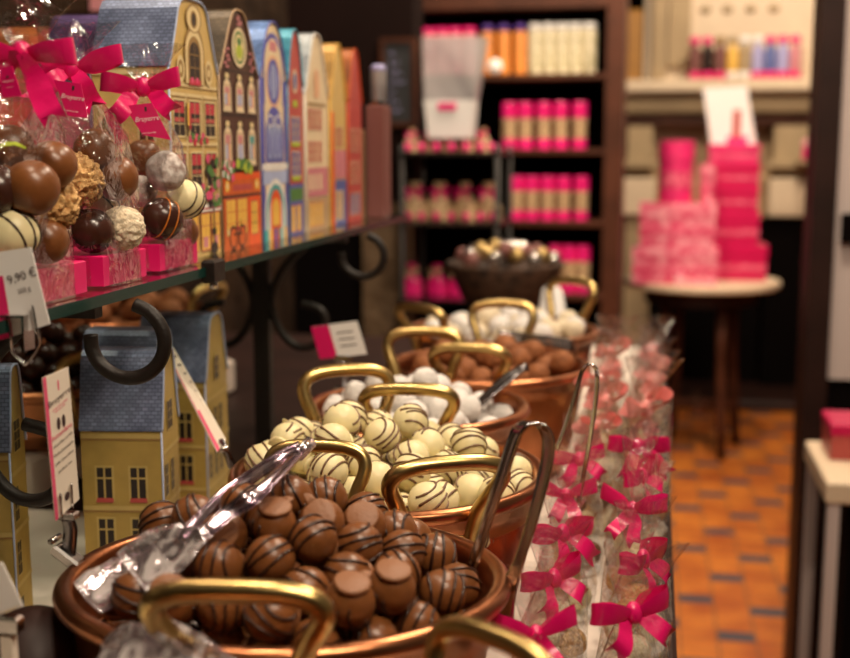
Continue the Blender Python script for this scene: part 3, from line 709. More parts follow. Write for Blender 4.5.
def f_brown(P, w, e, h):
    c = w/2
    for v in (.080, .134, .178): P.rect(.002, v, w-.002, v+.0015, 'p_blk')
    for v0, hh in ((.089, .030), (.143, .023)):
        for k, u in enumerate((.009, .045, .081)):
            P.arch(u+.002, v0-.002, u+.024, v0+hh+.004, 'p_crm'); P.rect(u+.004, v0, u+.022, v0+hh-.002, 'p_yd'); P.win(u+.006, v0+.001, u+.020, v0+hh-.004, 'p_crm', 'p_tl' if v0 < .1 and k == 2 else 'p_rose', 'p_tan')
            P.rect(u+.006, v0+.002, u+.012, v0+hh*.55, 'p_lb'); P.rect(u+.014, v0+.002, u+.020, v0+hh*.55, 'p_lb' if k % 2 else 'p_peach'); P.rect(u+.001, v0-.005, u+.025, v0-.002, 'p_crm'); P.oval(u+.013, v0+hh+.007, .006, .003, 'p_yl')
    P.oval(c, .203, .022, .020, 'p_crm'); P.oval(c, .203, .017, .0165, 'p_gr'); P.oval(c, .203, .014, .0135, 'p_yl'); P.oval(c, .199, .010, .007, 'p_lime'); P.oval(c, .209, .007, .004, 'p_gr')
    for q in (-1, 1):
        for k in range(6): P.oval(c+q*(.036+.006*math.sin(k*2)), .182+.0035*k, .005, .0012, 'p_rose')
    for k in range(4): P.oval(c+.004*math.sin(k*2), .226+.0025*k, .008-.0015*k, .001, 'p_rose')
    P.rect(.002, .0, w-.002, .077, 'p_or_'); P.rect(.002, .070, w-.002, .077, 'p_fire'); P.rect(.008, .056, w-.006, .068, 'p_or_'); P.rect(.030, .059, .088, .065, 'p_brick'); P.rect(.002, .052, w-.002, .055, 'p_br')
    for u in (.014, .104): P.oval(u, .064, .006, .006, 'p_glow'); P.oval(u, .064, .003, .003, 'p_yl')
    P.win(.010, .014, .036, .050, 'p_brick', 'p_glow', 'p_or_'); P.win(.042, .014, .070, .050, 'p_brick', 'p_glow', 'p_or_'); P.rect(.076, 0, .112, .052, 'p_fire'); P.win(.084, .012, .104, .046, 'p_brick', 'p_glow', 'p_blk')
    for k in range(8): P.oval(.014+.007*k, .018+.003*math.sin(k*2), .003, .003, ('p_yl', 'p_red', 'p_peach')[k % 3])
    for u in (.028, .054):
        P.oval(u, .012, .012, .012, 'p_blk'); P.oval(u, .012, .0095, .0095, 'p_or_')
    P.rect(.028, .014, .054, .016, 'p_blk'); P.rect(.036, .014, .038, .028, 'p_blk'); P.rect(.048, .014, .050, .030, 'p_blk')
    for k in range(24): P.oval(.004+.034*abs(math.sin(k*3.1)), .072+.014*abs(math.cos(k*1.9)), .005, .004, ('p_gr', 'p_wh', 'p_gr', 'p_pk')[k % 4])
    for k in range(14): P.oval(.064+.020*math.sin(k*2.3), .078+.009*abs(math.cos(k*1.9)), .006, .005, 'p_lime' if k % 2 else 'p_gr')
def f_blue(P, w, e, h):
    c = w/2
    P.rect(0, 0, .012, .178, 'p_cb'); P.rect(w-.010, 0, w, .178, 'p_cb'); P.arch(c-.036, .10, c+.036, .228, 'p_cb'); P.arch(c-.031, .05, c+.031, .222, 'p_crm')
    P.rect(c-.034, .0, c+.034, .15, 'p_crm'); P.rect(c-.012, .208, c+.012, .219, 'p_rose')
    P.oval(c, .175, .026, .029, 'p_peach'); P.oval(c, .175, .022, .025, 'p_cb'); P.oval(c, .175, .017, .019, 'p_lb'); P.rect(c-.012, .158, c-.006, .192, 'p_cb'); P.rect(c+.006, .158, c+.012, .192, 'p_cb'); P.rect(c-.001, .152, c+.001, .198, 'p_navy')
    P.arch(c-.032, .086, c+.032, .148, 'p_cb'); P.rect(c-.027, .088, c+.027, .134, 'p_navy')
    for k in (-1, 0, 1): P.oval(c+k*.017, .110, .007, .020, 'p_lb'); P.oval(c+k*.017, .108, .0035, .014, 'p_cb')
    for k in (-1, 1): P.oval(c+k*.014, .132, .012, .007, 'p_wh'); P.oval(c+k*.014, .132, .009, .005, 'p_cb')
    P.rect(.001, .078, w-.001, .085, 'p_wh'); P.rect(.004, .062, w-.004, .077, 'p_lb')
    P.arch(.008, 0, w-.008, .068, 'p_wh'); P.arch(.014, 0, w-.014, .062, 'p_tl'); P.arch(.020, 0, w-.020, .052, 'p_wh'); P.arch(c-.020, 0, c+.020, .056, 'p_fire'); P.arch(c-.013, .004, c+.013, .046, 'p_glow'); P.rect(c-.013, .004, c+.013, .016, 'p_or_')
    for k in range(5): P.rect(.004+.018*k, 0, .014+.018*k, .012, ('p_tl', 'p_glow', 'p_cb')[k % 3])
def f_red(P, w, e, h):
    c = w/2
    P.oval(c, .18, .010, .014, 'p_crm'); P.oval(c, .18, .007, .010, 'p_navy'); P.rect(c-.008, .15, c+.008, .158, 'p_lime')
    for v0 in (.110, .070): P.win(c-.016, v0, c-.003, v0+.028, 'p_crm', 'p_navy'); P.win(c+.003, v0, c+.016, v0+.028, 'p_crm', 'p_navy'); P.rect(c-.017, v0-.006, c+.017, v0-.001, 'p_lime')
    P.rect(.002, .0, w-.002, .060, 'p_purple' if False else 'p_navy'); P.rect(.005, .04, w-.005, .055, 'p_gr'); P.win(.008, .004, .022, .034, 'p_brick', 'p_glow'); P.win(.030, .004, .044, .034, 'p_brick', 'p_glow')
def f_ivory(P, w, e, h):
    c = w/2
    P.rect(.012, .125, w-.004, .20, 'p_peach') if False else None
    for v0 in (.085, .125):
        for u in (.016, .036, .058): P.win(u, v0, u+.013, v0+.026, 'p_crm', 'p_mud' if False else 'p_brick')
    P.rect(.012, .155, w-.012, .158, 'p_yd'); P.arch(c-.012, .165, c+.012, .20, 'p_peach'); P.rect(.010, .042, w-.003, .078, 'p_rose'); P.rect(.010, .0, w-.003, .040, 'p_tan')
    for u in (.016, .036, .058): P.win(u, .005, u+.014, .034, 'p_brick', 'p_glow'); P.rect(u, .05, u+.012, .07, 'p_crm')
def f_gold(P, w, e, h):
    P.rect(0, 0, .018, .15, 'p_fire'); P.rect(.022, .0, w-.002, .060, 'p_navy'); P.rect(.022, .062, w-.002, .10, 'p_rose')
    for u in (.028, .048): P.win(u, .006, u+.012, .045, 'p_lb', 'p_glow'); P.win(u, .105, u+.012, .130, 'p_crm', 'p_brick')
def f_far(P, w, e, h):
    for v0 in (.01, .055, .10):
        for u in (.010, .030, .050): P.win(u, v0, u+.012, v0+.028, 'p_crm', 'p_navy' if v0 < .05 else 'p_brick')
X0 = -.42
make_tin('yellow gabled house tin with blue slate roof and arched window on the glass shelf', (X0, .992, ZS), .118, .172, .236, .072, 'bell', 'p_y', 't_blue', 'p_lb', f_yellow, side_windows('p_y', 'p_blk', 'p_yl'))
make_tin('dark brown house tin with a green oval medallion and an orange shop front', (X0, 1.114, ZS), .118, .175, .240, .075, 'steep', 'p_br', 't_brown', 'p_tan', f_brown)
make_tin('cream and cobalt house tin with a blue oval window and sky-blue roof', (X0, 1.238, ZS), .094, .178, .240, .075, 'round', 'p_crm', 't_sky', 'p_cb', f_blue)
make_tin('narrow red house tin with a turquoise roof, behind the cobalt one', (X0, 1.336, ZS), .060, .175, .240, .070, 'round', 'p_brick', 't_teal', 't_teal', f_red)
make_tin('ivory house tin with pale silver-grey roof and brick-red windows', (X0, 1.404, ZS), .105, .168, .243, .080, 'steep', 'p_crm', 't_grey', 'p_wh', f_ivory)
make_tin('golden-roofed house tin with a bright orange-red corner stripe', (X0, 1.520, ZS), .082, .165, .240, .080, 'steep', 'p_y', 't_gold', 'p_glow', f_gold)
make_tin('red house tin with blue ground floor, last of the row on the glass shelf', (X0, 1.612, ZS), .080, .165, .240, .080, 'steep', 'p_brick', 't_terra', 'p_fire', f_far)
q = at(76, 14, Y=1.16); make_tin('house tin with a purple tiled roof behind the cellophane bags', (-.548, 1.10, ZS), .110, .160, .235, .050, 'bell', 'p_rose', 't_purple', 'p_navy', f_far)
make_tin('house tin with an orange-brown ribbed roof behind the cellophane bags, at the far left', (-.603, 1.13, ZS), .110, .150, .228, .085, 'round', 'p_or_', 't_terra', 'p_or_', f_far)
SW = side_windows('p_oldy', 'p_blk', 'p_oldl')
def f_old(P, w, e, h):
    for v0 in (.014, .062, .108):
        for k in range(int((w-.008)/.020)): u = .009+.020*k; P.win(u, v0, u+.010, v0+.028, 'p_oldl', 'p_blk', 'p_oldl')
    for v in (.006, .052, .098, .146): P.rect(0, v, w, v+.004, 'p_oldl')
    P.win(w/2-.008, .165, w/2+.008, .19, 'p_oldl', 'p_blk', 'p_oldl')
def fit_tin(label, px_r, ytop, Y, w, depth, rz, fl=f_old):
    q = at(px_r, ytop, Y=Y); make_tin(label, (q.x, Y, ZC), w, .168, .236, depth, 'bell', 'p_oldy', 't_blue', 'p_lb', fl, SW, rz, 'mustard house tins on the counter under the shelf')
fit_tin('mustard house tin with blue-grey roof directly behind the foremost full pan', 161, 440, .93, .060, .070, R(9))
fit_tin('mustard house tin with blue roof standing behind the two-window tin, farther left', 150, 330, 1.03, .075, .070, R(6))
fit_tin('mustard house tin with blue roof on the counter, right of the other two', 205, 400, 1.14, .085, .072, R(5))
def f_side(P, w, e, h):
    f_old(P, w, e, h)
fit_tin('mustard house tin cut off by the left edge of the view, its gable side lit', 8, 440, .84, .045, .07, R(14))

# ================================================================== BOWS
def bow(b, mat, s=1.0, T=None, seed=0, tails=2, face=(0, -1, 0)):
    """ribbon bow around the origin, facing -Y: two broad loops, knot, two notched tails"""
    rr = random.Random(seed); T = T or Matrix()
    for sd in (-1, 1):
        lift = rr.uniform(.05, .45)*(1 if sd > 0 else .8); L = .030*s*rr.uniform(.9, 1.15); wd = .0155*s; n = 18; vs = []
        for k in range(n+1):
            a = 2*math.pi*k/n; x = L*(.5-.5*math.cos(a)); y = -.0085*s*math.sin(a)*(.5+x/L*.8)-.002*s
            w = wd*(.30+.70*min(1, (x/L)*2.2))*(.92+.08*math.sin(a*2+seed))
            tw = .35*math.sin(a); up = Vector((-sd*.12, -.25-tw*.5, 1)).normalized()
            c = Vector((sd*x, y, x*lift)); 
            for q in (-.5, 0, .5): vs.append(c+up*w*q+Vector((0, -.0012*s*(1-abs(2*q)), 0)))
        b.add(vs, [(3*k+q, 3*k+q+1, 3*k+q+4, 3*k+q+3) for k in range(n) for q in (0, 1)], mat, True, T)
        if tails >= (1 if sd > 0 else 2):
            L2 = .034*s*rr.uniform(.85, 1.15); dx = rr.uniform(.35, .95)*sd; vs = []; n2 = 9
            d = Vector((dx, -.15, -1 if abs(dx) < .7 else -.7)).normalized(); sdv = d.cross(Vector((0, -1, 0))).normalized()
            for k in range(n2+1):
                q = k/n2; c = d*L2*q+Vector((0, -.006*s-.004*s*math.sin(q*7+seed), .002*s*math.sin(q*6))); w = wd*(.35+.55*min(1, q*2))
                for e in (-.5, 0, .5): vs.append(c+sdv*w*e+(d*.005*s*(-1 if e == 0 else .4) if k == n2 else Vector((0, 0, 0))))
            b.add(vs, [(3*k+q, 3*k+q+1, 3*k+q+4, 3*k+q+3) for k in range(n2) for q in (0, 1)], mat, True, T)
    b.ball(.0062*s, mat, 10, 8, T=T@Matrix.Translation((0, -.003*s, 0))@Matrix.Diagonal((1, .8, 1.25, 1)))

# ================================================================== SHELF GIFT BAGS
def film_loft(b, rings, mat, seg=36, seed=0, fold=.0):
    """rings: (z, halfx, halfy, roundness, ox, oy)"""
    vs = []
    for j, (z, hx, hy, rd, ox, oy) in enumerate(rings):
        for k in range(seg):
            a = 2*math.pi*k/seg; c, s = math.cos(a), math.sin(a); p = 2/ (1+ (1-rd)*4)
            x = hx*math.copysign(abs(c)**p, c); y = hy*math.copysign(abs(s)**p, s)
            n = noise.noise(Vector((c*2.2+seed, s*2.2, z*18)))
            f = 1+fold*n*(0.3+j/len(rings)); vs.append((ox+x*f, oy+y*f, z+.003*n*(j > 1)))
    fs = []
    for j in range(len(rings)-1):
        for k in range(seg): k2 = (k+1) % seg; fs.append((j*seg+k, j*seg+k2, (j+1)*seg+k2, (j+1)*seg+k))
    b.add(vs, fs, mat, True)
def shelf_bag(label, x1, y0, y1, bowp, tagpts, dx=.085, seed=0, seamw=.036, bs=1.05):
    """x1 = side facing the aisle, y0..y1 its extent along the shelf"""
    cx = x1-dx/2; cy = (y0+y1)/2; o = Vector((cx, cy, ZS+.0005)); t = thing('gift_bag', label, 'gift bag', o, 0, 'cellophane truffle bags on the glass shelf')
    hx, hy = dx/2, (y1-y0)/2
    b = MB(); b.box((-hx+.002, -hy+.002, .001), (hx-.002, hy-.002, .0235), 'magenta', bev=.0008); b.build('pink_base', t)
    bp = Vector(bowp)-o; b = MB(); zb = bp.z
    film_loft(b, [(0, hx, hy, 0, 0, 0), (.03, hx, hy, .05, 0, 0), (.07, hx*1.0, hy*1.0, .25, 0, 0), (zb*.70, hx*.86, hy*.9, .5, bp.x*.2, bp.y*.2), (zb*.88, hx*.5, hy*.55, .8, bp.x*.6, bp.y*.6), (zb, .010, .010, 1, bp.x, bp.y+.006),
                  (zb+.008, .012, .016, 1, bp.x, bp.y+.006), (zb+.024, .024, .010, 1, bp.x, bp.y+.006), (zb+.034, seamw, .004, 1, bp.x, bp.y+.006)], 'film', seed=seed, fold=.14)
    b.build('cellophane', t)
    b = MB(); bow(b, 'ribbon', bs, Matrix.Rotation(R(25), 4, 'Z'), seed); b.build('ribbon_bow', t, loc=bp)
    # tag card
    c = [Vector(p)-o for p in tagpts]
    b = MB(); n = (c[1]-c[0]).cross(c[3]-c[0]).normalized()*.0003
    b.add([p+n for p in c]+[p-n for p in c], [(0, 1, 2, 3), (7, 6, 5, 4), (0, 4, 5, 1), (1, 5, 6, 2), (2, 6, 7, 3), (3, 7, 4, 0)], 'magenta')
    T = frame((c[0]+c[1]+c[2]+c[3])/4, c[1]-c[0], c[0]-c[3]); T.translation += T.to_3x3()@Vector((0, 0, .0008))
    w = (c[1]-c[0]).length
    b.text('Bruyerre', w*.24, 'white_print', T)
    b.text('CHOCOLATIER', w*.075, 'white_print', T@Matrix.Translation((0, -w*.42, 0)))
    b.poly([T@Vector(v) for v in ((-.0009, w*.32, 0), (.0009, w*.32, 0), (.0009, w*.46, 0), (-.0009, w*.46, 0))], 'print')
    b.build('name_tag', t)
    return t
def tq(pts, Y): return [at(*p, Y=Y) for p in pts]
shelf_bag('rightmost cellophane bag with magenta bow on the glass shelf, a white dusted truffle on top', -.392, .900, .985, at(143, 87, Y=.895), tq([(124, 106), (152, 103), (171, 140), (143, 135)], .880), seed=3)
shelf_bag('middle cellophane bag with magenta bow on the glass shelf, glossy dark truffle in front', -.388, .790, .868, at(72, 70, Y=.80), tq([(54, 80), (81, 84), (88, 118), (68, 116)], .780), seed=5)
shelf_bag('leftmost large cellophane bag with magenta bow, beside the price card', -.385, .650, .762, at(22, 55, Y=.69), tq([(0, 68), (12, 66), (22, 96), (2, 98)], .672), dx=.10, seed=8, bs=1.12)
# truffles inside the bags, one by one
def bag_truffle(px, py, Y, r, kind, label, rot=None, place=None):
    q = place or at(px, py, Y=Y)
    bd, st, lump, nm = {'mott': ('mottled', None, .08, 'sugar_dusted_truffle'), 'darko': ('darkchoc', 'orange_icing', .02, 'dark_truffle'), 'ivs': ('ivory', 'stripe', .02, 'ivory_truffle'),
      'dark': ('darkchoc', None, .02, 'dark_truffle'), 'coco': ('coconut', None, .10, 'coconut_truffle'), 'nut': ('nut', None, .26, 'nut_truffle'), 'milk': ('milk', None, .05, 'milk_chocolate_truffle')}[kind]
    t = thing(nm, label, 'truffle', q, (rot if rot is not None else rrot(50)))
    b = MB(); hi = kind in ('nut', 'coco'); b.ball(r, bd, 72 if hi else 28, 48 if hi else 20, lump, 330 if hi else 70); b.build('coating', t)
    if st: stripes(r*1.004, st, 3 if kind == 'ivs' else 2, int(px)+3, .08, 120, .028 if kind == 'darko' else .045).build('icing_stripes', t)
    return t
E_ = Euler
for a in [
 (166, 171, .930, .0165, 'mott', 'white dusted truffle with a small hole, top of the rightmost shelf bag'),
 (162, 219, .915, .0175, 'darko', 'dark truffle with thin orange stripes, low in the rightmost shelf bag', E_((R(60), R(20), R(60)))),
 (186, 199, .955, .0165, 'ivs', 'ivory truffle with dark stripes peeking out behind the orange-striped one', E_((R(60), R(30), R(80)))),
 (141, 191, .935, .0135, 'mott', 'small white dusted truffle left of the orange-striped dark truffle'),
 (143, 158, .955, .0160, 'milk', 'milk chocolate truffle up behind the white dusted one in the rightmost bag'),
 (180, 232, .975, .0160, 'milk', 'milk chocolate truffle at the far bottom of the rightmost shelf bag'),
 (92, 231, .805, .0165, 'dark', 'glossy plain dark truffle low in the middle shelf bag'),
 (123, 228, .830, .0165, 'coco', 'cream coconut-flaked truffle right of the glossy dark one'),
 (101, 199, .845, .0150, 'ivs', 'ivory striped truffle wedged above the coconut one'),
 (76, 182, .800, .0190, 'nut', 'golden nut-crusted truffle high in the middle shelf bag'),
 (116, 178, .835, .0170, 'milk', 'milk chocolate truffle at the right top of the middle shelf bag'),
 (95, 150, .825, .0160, 'milk', 'milk chocolate truffle at the very top of the middle shelf bag'),
 (14, 233, .670, .0160, 'ivs', 'large ivory truffle with dark stripes low at the left edge, above the price card', E_((R(50), R(-20), R(75)))),
 (32, 188, .675, .0170, 'milk', 'milk chocolate truffle above the large ivory one in the leftmost bag'),
 (52, 205, .725, .0170, 'nut', 'nut-crusted truffle at the right of the leftmost shelf bag'),
 (45, 240, .715, .0160, 'milk', 'milk chocolate truffle low right in the leftmost shelf bag'),
 (-4, 190, .665, .0160, 'darko', 'dark truffle with orange stripes cut by the left edge of the view'),
 (52, 165, .715, .0160, 'milk', 'milk chocolate truffle near the top of the leftmost shelf bag'),
 (10, 150, .690, .0160, 'milk', 'milk chocolate truffle under the bow of the leftmost shelf bag')]:
    bag_truffle(*a)
b = MB(); q = at(8, 147, Y=.665); b.strip([Vector((-.010, 0, -.003)), Vector((-.002, 0, .001)), Vector((.006, -.001, .0015)), Vector((.012, 0, -.001))], [.004, .004, .003, .001], (0, -.6, .8), .0006, 'p_lime', curl=.2)
tag(b.build('green_leaf', loc=q), 'small bright green leaf among the truffles at the left edge', 'leaf')

# ================================================================== CARDS
def card(name, label, corners, Y, deco, cat='sign', clip=None, mat='white', base_z=None, clipmat='steel'):
    """corners: TL, TR, BR, BL in the photo"""
    Ys = Y if isinstance(Y, (list, tuple)) else [Y]*4
    c = [at(*p, Y=y) for p, y in zip(corners, Ys)]; o = (c[2]+c[3])/2
    t = thing(name, label, cat, o); c = [p-o for p in c]; n = (c[1]-c[0]).cross(c[3]-c[0]).normalized()*.0004
    b = MB(); b.add([p+n for p in c]+[p-n for p in c], [(0, 1, 2, 3), (7, 6, 5, 4), (0, 4, 5, 1), (1, 5, 6, 2), (2, 6, 7, 3), (3, 7, 4, 0)], mat)
    def uv(u, v, k=1): return (c[3]*(1-u)+c[2]*u)*(1-v)+(c[0]*(1-u)+c[1]*u)*v - n*(2+k)*1.0
    ex = (c[2]-c[3]); ey = (c[0]-c[3])
    # outward = toward the camera
    side = -1 if n.dot(EYE-o) > 0 else 1
    def uv(u, v, k=1): return (c[3]*(1-u)+c[2]*u)*(1-v)+(c[0]*(1-u)+c[1]*u)*v - side*n*(1.4+.3*k)
    def rect(u0, v0, u1, v1, m, k=1): b.poly([uv(u0, v0, k), uv(u1, v0, k), uv(u1, v1, k), uv(u0, v1, k)], m)
    def txt(s, u, v, size, m):
        T = frame(uv(u, v, 3), ex, ey); b.text(s, size, m, T)
    deco(rect, txt, uv, b); b.build('printed_card', t)
    if clip: clip(t, c)
    return t
def d_price(rect, txt, uv, b):
    rect(0, 0, .30, .72, 'magenta'); txt('9,90 €', .70, .62, .0075, 'print'); txt('200 g', .68, .47, .0040, 'print')
def clip_wire(t, c):
    m = (c[2]+c[3])/2; b = MB()
    for u in (.25, .75):
        p = c[3]*(1-u)+c[2]*u
        b.tube(smooth([p+Vector((-.001, -.002, .014)), p+Vector((0, -.0025, .010)), p+Vector((.001, -.002, .0)), p+Vector((.001, .0, -.010)), m+Vector((0, 0, -.020))], 4), .0007, 'steel', 8)
    b.build('wire_clip', t)
    b = MB(); q = Vector((-.376, t.location.y, ZS+.0015))-t.location; b.box((q.x-.004, -.006, q.z), (q.x+.012, .006, q.z+.0015), 'steel'); b.box((q.x+.010, -.006, q.z-.02), (q.x+.0115, .006, q.z), 'steel'); b.build('shelf_hook', t)
card('price_card', 'white and magenta price card reading 9,90 at the left edge below the shelf', [(-14, 254), (31, 247), (50, 324), (-2, 341)], .640, d_price, clip=clip_wire)
def d_tall(rect, txt, uv, b):
    rect(0, 0, .13, 1, 'pink_print'); txt('Bruyerre', .56, .80, .0052, 'script'); txt('CHOCOLATIER', .56, .755, .0019, 'pink_print'); txt('DEPUIS 1909', .56, .735, .0016, 'pink_print')
    rect(.53, .87, .58, .94, 'pink_print')
    for u in (.44, .64): b.poly([uv(u+.07*math.cos(R(a)), .64+.045*math.sin(R(a)), 2) for a in range(0, 360, 20)], 'print')
    txt('Amandine', .56, .555, .0042, 'pink_print')
    for i, s in enumerate(('chocolat au lait', 'Melkchocolade', 'milk chocolate', 'praline lait')): txt(s, .56, .50-.065*i, .0027, 'print')
    b.poly([uv(.52+.10*math.cos(R(a)), .10+.03*math.sin(R(a)), 2) for a in range(0, 360, 20)], 'tan' if False else 'print')
def clip_rim(target):
    def f(t, c):
        m = (c[2]+c[3])/2; b = MB()
        for u in (.3, .75):
            p = c[3]*(1-u)+c[2]*u; b.tube(smooth([p+Vector((0, -.002, .012)), p+Vector((.001, -.003, .014)), p+Vector((.001, -.003, .006)), p+Vector((0, -.001, -.002))], 4), .0008, 'steel', 8)
        b.box(tuple(m+Vector((-.0065, -.004, -.006))), tuple(m+Vector((.0065, .004, -.001))), 'steel', bev=.001)
        b.build('card_holder', t)
        tgt = Vector(target)-t.location; b = MB()
        b.tube(smooth([m+Vector((0, 0, -.006)), m*.6+tgt*.4+Vector((.002, 0, 0)), tgt+Vector((.001, 0, .006)), tgt], 4), [.005]*13, 'steel_dark', 8, flat=.35)
        b.build('clip_neck', t)
        b = MB(); T = Matrix.Translation(tgt)@Matrix.Rotation(R(35), 4, 'Y')
        b.box((-.010, -.006, -.004), (.010, .006, .0035), 'steel', T, bev=.0015); b.tube([(-.013, -.006, .004), (-.013, .006, .004)], .0022, 'steel', 8, T=T); b.tube([(.013, -.006, -.002), (.013, .006, -.002)], .0022, 'steel', 8, T=T)
        b.build('spring_clip', t)
    return f
card('recipe_card', 'tall narrow cream card with two beans printed on it, clipped to the foremost full pan', [(42, 378), (68, 367), (79, 499), (55, 521)], [.655, .672, .672, .655], d_tall, clip=clip_rim(at(68, 556, Y=.668)), mat='cream_card')
def d_side(rect, txt, uv, b):
    rect(0, 0, .38, 1, 'magenta')
    for i in range(3): rect(.5, .70-.2*i, .85, .74-.2*i, 'print')
def clip_stand(dz):
    def f(t, c):
        m = (c[2]+c[3])/2; b = MB(); b.box(tuple(m+Vector((-.010, -.003, -.006))), tuple(m+Vector((.010, .003, .002))), 'steel', bev=.001)
        b.tube([m+Vector((0, 0, -.006)), m+Vector((.002, 0, -dz))], .003, 'acrylic', 8); b.box(tuple(m+Vector((-.012, -.006, -dz-.004))), tuple(m+Vector((.014, .006, -dz+.002))), 'steel', bev=.001); b.build('card_holder', t)
    return f
card('name_card', 'magenta and white name card standing behind the white sugared balls', [(311, 327), (357, 321), (367, 354), (320, 359)], 1.36, d_side, clip=clip_stand(.040))
def d_strip(rect, txt, uv, b):
    rect(0, 0, .25, 1, 'pink_print')
    for i in range(8): rect(.4, .85-.09*i, .8, .87-.09*i, 'print')
def clip_strip(t, c):
    m = (c[2]+c[3])/2; b = MB(); b.tube([m+Vector((0, 0, .006)), m+Vector((.006, .01, -.022))], [.003, .0045], 'steel_dark', 8, flat=.6); b.tube([m+Vector((-.006, 0, -.004)), m+Vector((.006, .0, -.002))], .003, 'steel', 8); b.build('spring_clip', t)
card('recipe_card', 'pinkish card seen nearly edge-on, leaning right of the blue-roofed tins', [(161, 343), (171, 344), (226, 440), (217, 452)], [1.06, 1.10, 1.00, .97], d_strip, clip=clip_strip, mat='cream_card')
def d_none(rect, txt, uv, b): rect(.05, .0, .95, .05, 'cream_card')
def clip_block(t, c):
    m = (c[2]+c[3])/2; b = MB(); b.box(tuple(m+Vector((-.008, -.004, -.012))), tuple(m+Vector((.008, .004, -.002))), 'steel', bev=.0015)
    b.box(tuple(m+Vector((-.003, -.003, -(t.location.z-ZC-.001)))), tuple(m+Vector((.004, .003, -.012))), 'cream_card', bev=.001); b.build('card_holder', t)
card('price_card', 'blank white card in a small steel holder at the bottom left edge', [(-24, 568), (2, 562), (23, 606), (-10, 618)], .560, d_none, clip=clip_block)

# ================================================================== RIGHT-HAND GIFT BAGS
def bag_proto(rib, seed):
    t = thing('gift_bag', 'x', 'gift bag', (0, -3, 0), 0, 'small cellophane bags with bows along the counter edge')
    b = MB(); s = .0245
    film_loft(b, [(0, s, s, .2, 0, 0), (.03, s*1.05, s*1.02, .4, 0, 0), (.07, s*.98, s*.95, .6, 0, 0), (.100, s*.6, s*.6, .9, 0, 0), (.118, .006, .006, 1, 0, 0), (.124, .008, .007, 1, 0, 0), (.145, .018, .010, 1, .004, 0), (.165, .028, .009, 1, .008, 0)], 'film2', 24, seed, .25)
    b.build('cellophane', t)
    b = MB(); b.lathe([(0, 0), (.024, 0), (.025, .003), (.023, .005), (0, .005)], 'white', 16); b.build('card_base', t)
    b = MB(); bow(b, rib, .88+.1*(seed % 3), Matrix.Rotation(R(15+seed*12), 4, 'Z')@Matrix.Rotation(R(-25+seed*9), 4, 'X'), seed+2); b.build('ribbon_bow', t, loc=(0, -.006, .119))
    return t
pb = {'m': [bag_proto('ribbon', k) for k in range(3)], 'p': [bag_proto('ribbon_pale', k+5) for k in range(3)]}
usedp = {'m': [0]*3, 'p': [0]*3}
tk = ['nut', 'coconut', 'milk', 'ivory']; tl = {'nut': 'golden nut-coated', 'coconut': 'cream coconut', 'milk': 'milk chocolate', 'ivory': 'ivory'}
smallp = {}
for k in tk:
    t = make_truffle(k+'_truffle' if k != 'milk' else 'milk_chocolate_truffle', tl[k]+' truffle inside one of the small cellophane bags along the counter edge', tl[k]+' truffles in the small cellophane bags', .0145, k, lump=.08, seg=14); smallp[k] = [t, 0]
ORD = ['nearest', 'second', 'third', 'fourth', 'fifth', 'sixth', 'seventh', 'eighth', 'ninth', 'tenth', 'eleventh', 'twelfth', 'thirteenth', 'fourteenth', 'fifteenth']
def put_bag(x, y, kind, label, sc, i):
    L = pb[kind]; k = i % 3; z = .9395
    ang = R(random.uniform(-50, 40)); o = (x, y, z)
    if not usedp[kind][k]: t = L[k]; usedp[kind][k] = 1; t.location = o; t.rotation_euler = (0, 0, ang); t.scale = (sc,)*3; t['label'] = label
    else: t = dup(L[k], o, (0, 0, ang), sc, label)
    r = .0132
    for j, (dx, dy, dz) in enumerate(((-.0125, -.008, .019), (.0125, -.004, .021), (-.003, .012, .022), (.001, -.006, .045), (-.004, .006, .070))):
        kk = tk[(i*3+j*2+(j//2)) % 4]; pt = smallp[kk]; loc = (x+dx*sc, y+dy*sc, z+dz*sc)
        if not pt[1]: pt[1] = 1; pt[0].location = loc; pt[0].scale = (sc*.88,)*3
        else: dup(pt[0], loc, rrot(), sc*.88)
for i in range(10):
    y = .70+.105*i; kind = 'm' if i < 5 else 'p'; c = 'magenta' if kind == 'm' else 'salmon pink'
    sc = .94 if i < 5 else 1.1
    put_bag((-.064 if i < 5 else -.053)+random.uniform(-.004, .004), y+random.uniform(-.008, .008), kind, f'small cellophane bag with {c} bow, {ORD[i]} in the row beside the pans', sc*random.uniform(.96, 1.05), i)
for i in range(10):
    y = .745+.105*i; kind = 'm' if i < 5 else 'p'; c = 'magenta' if kind == 'm' else 'salmon pink'
    sc = .96 if i < 5 else 1.1
    put_bag((-.006 if i < 5 else -.001)+random.uniform(-.003, .002), y+random.uniform(-.008, .008), kind, f'small cellophane bag with {c} bow, {ORD[i]} in the row along the counter edge', sc*random.uniform(.98, 1.08), i+1)

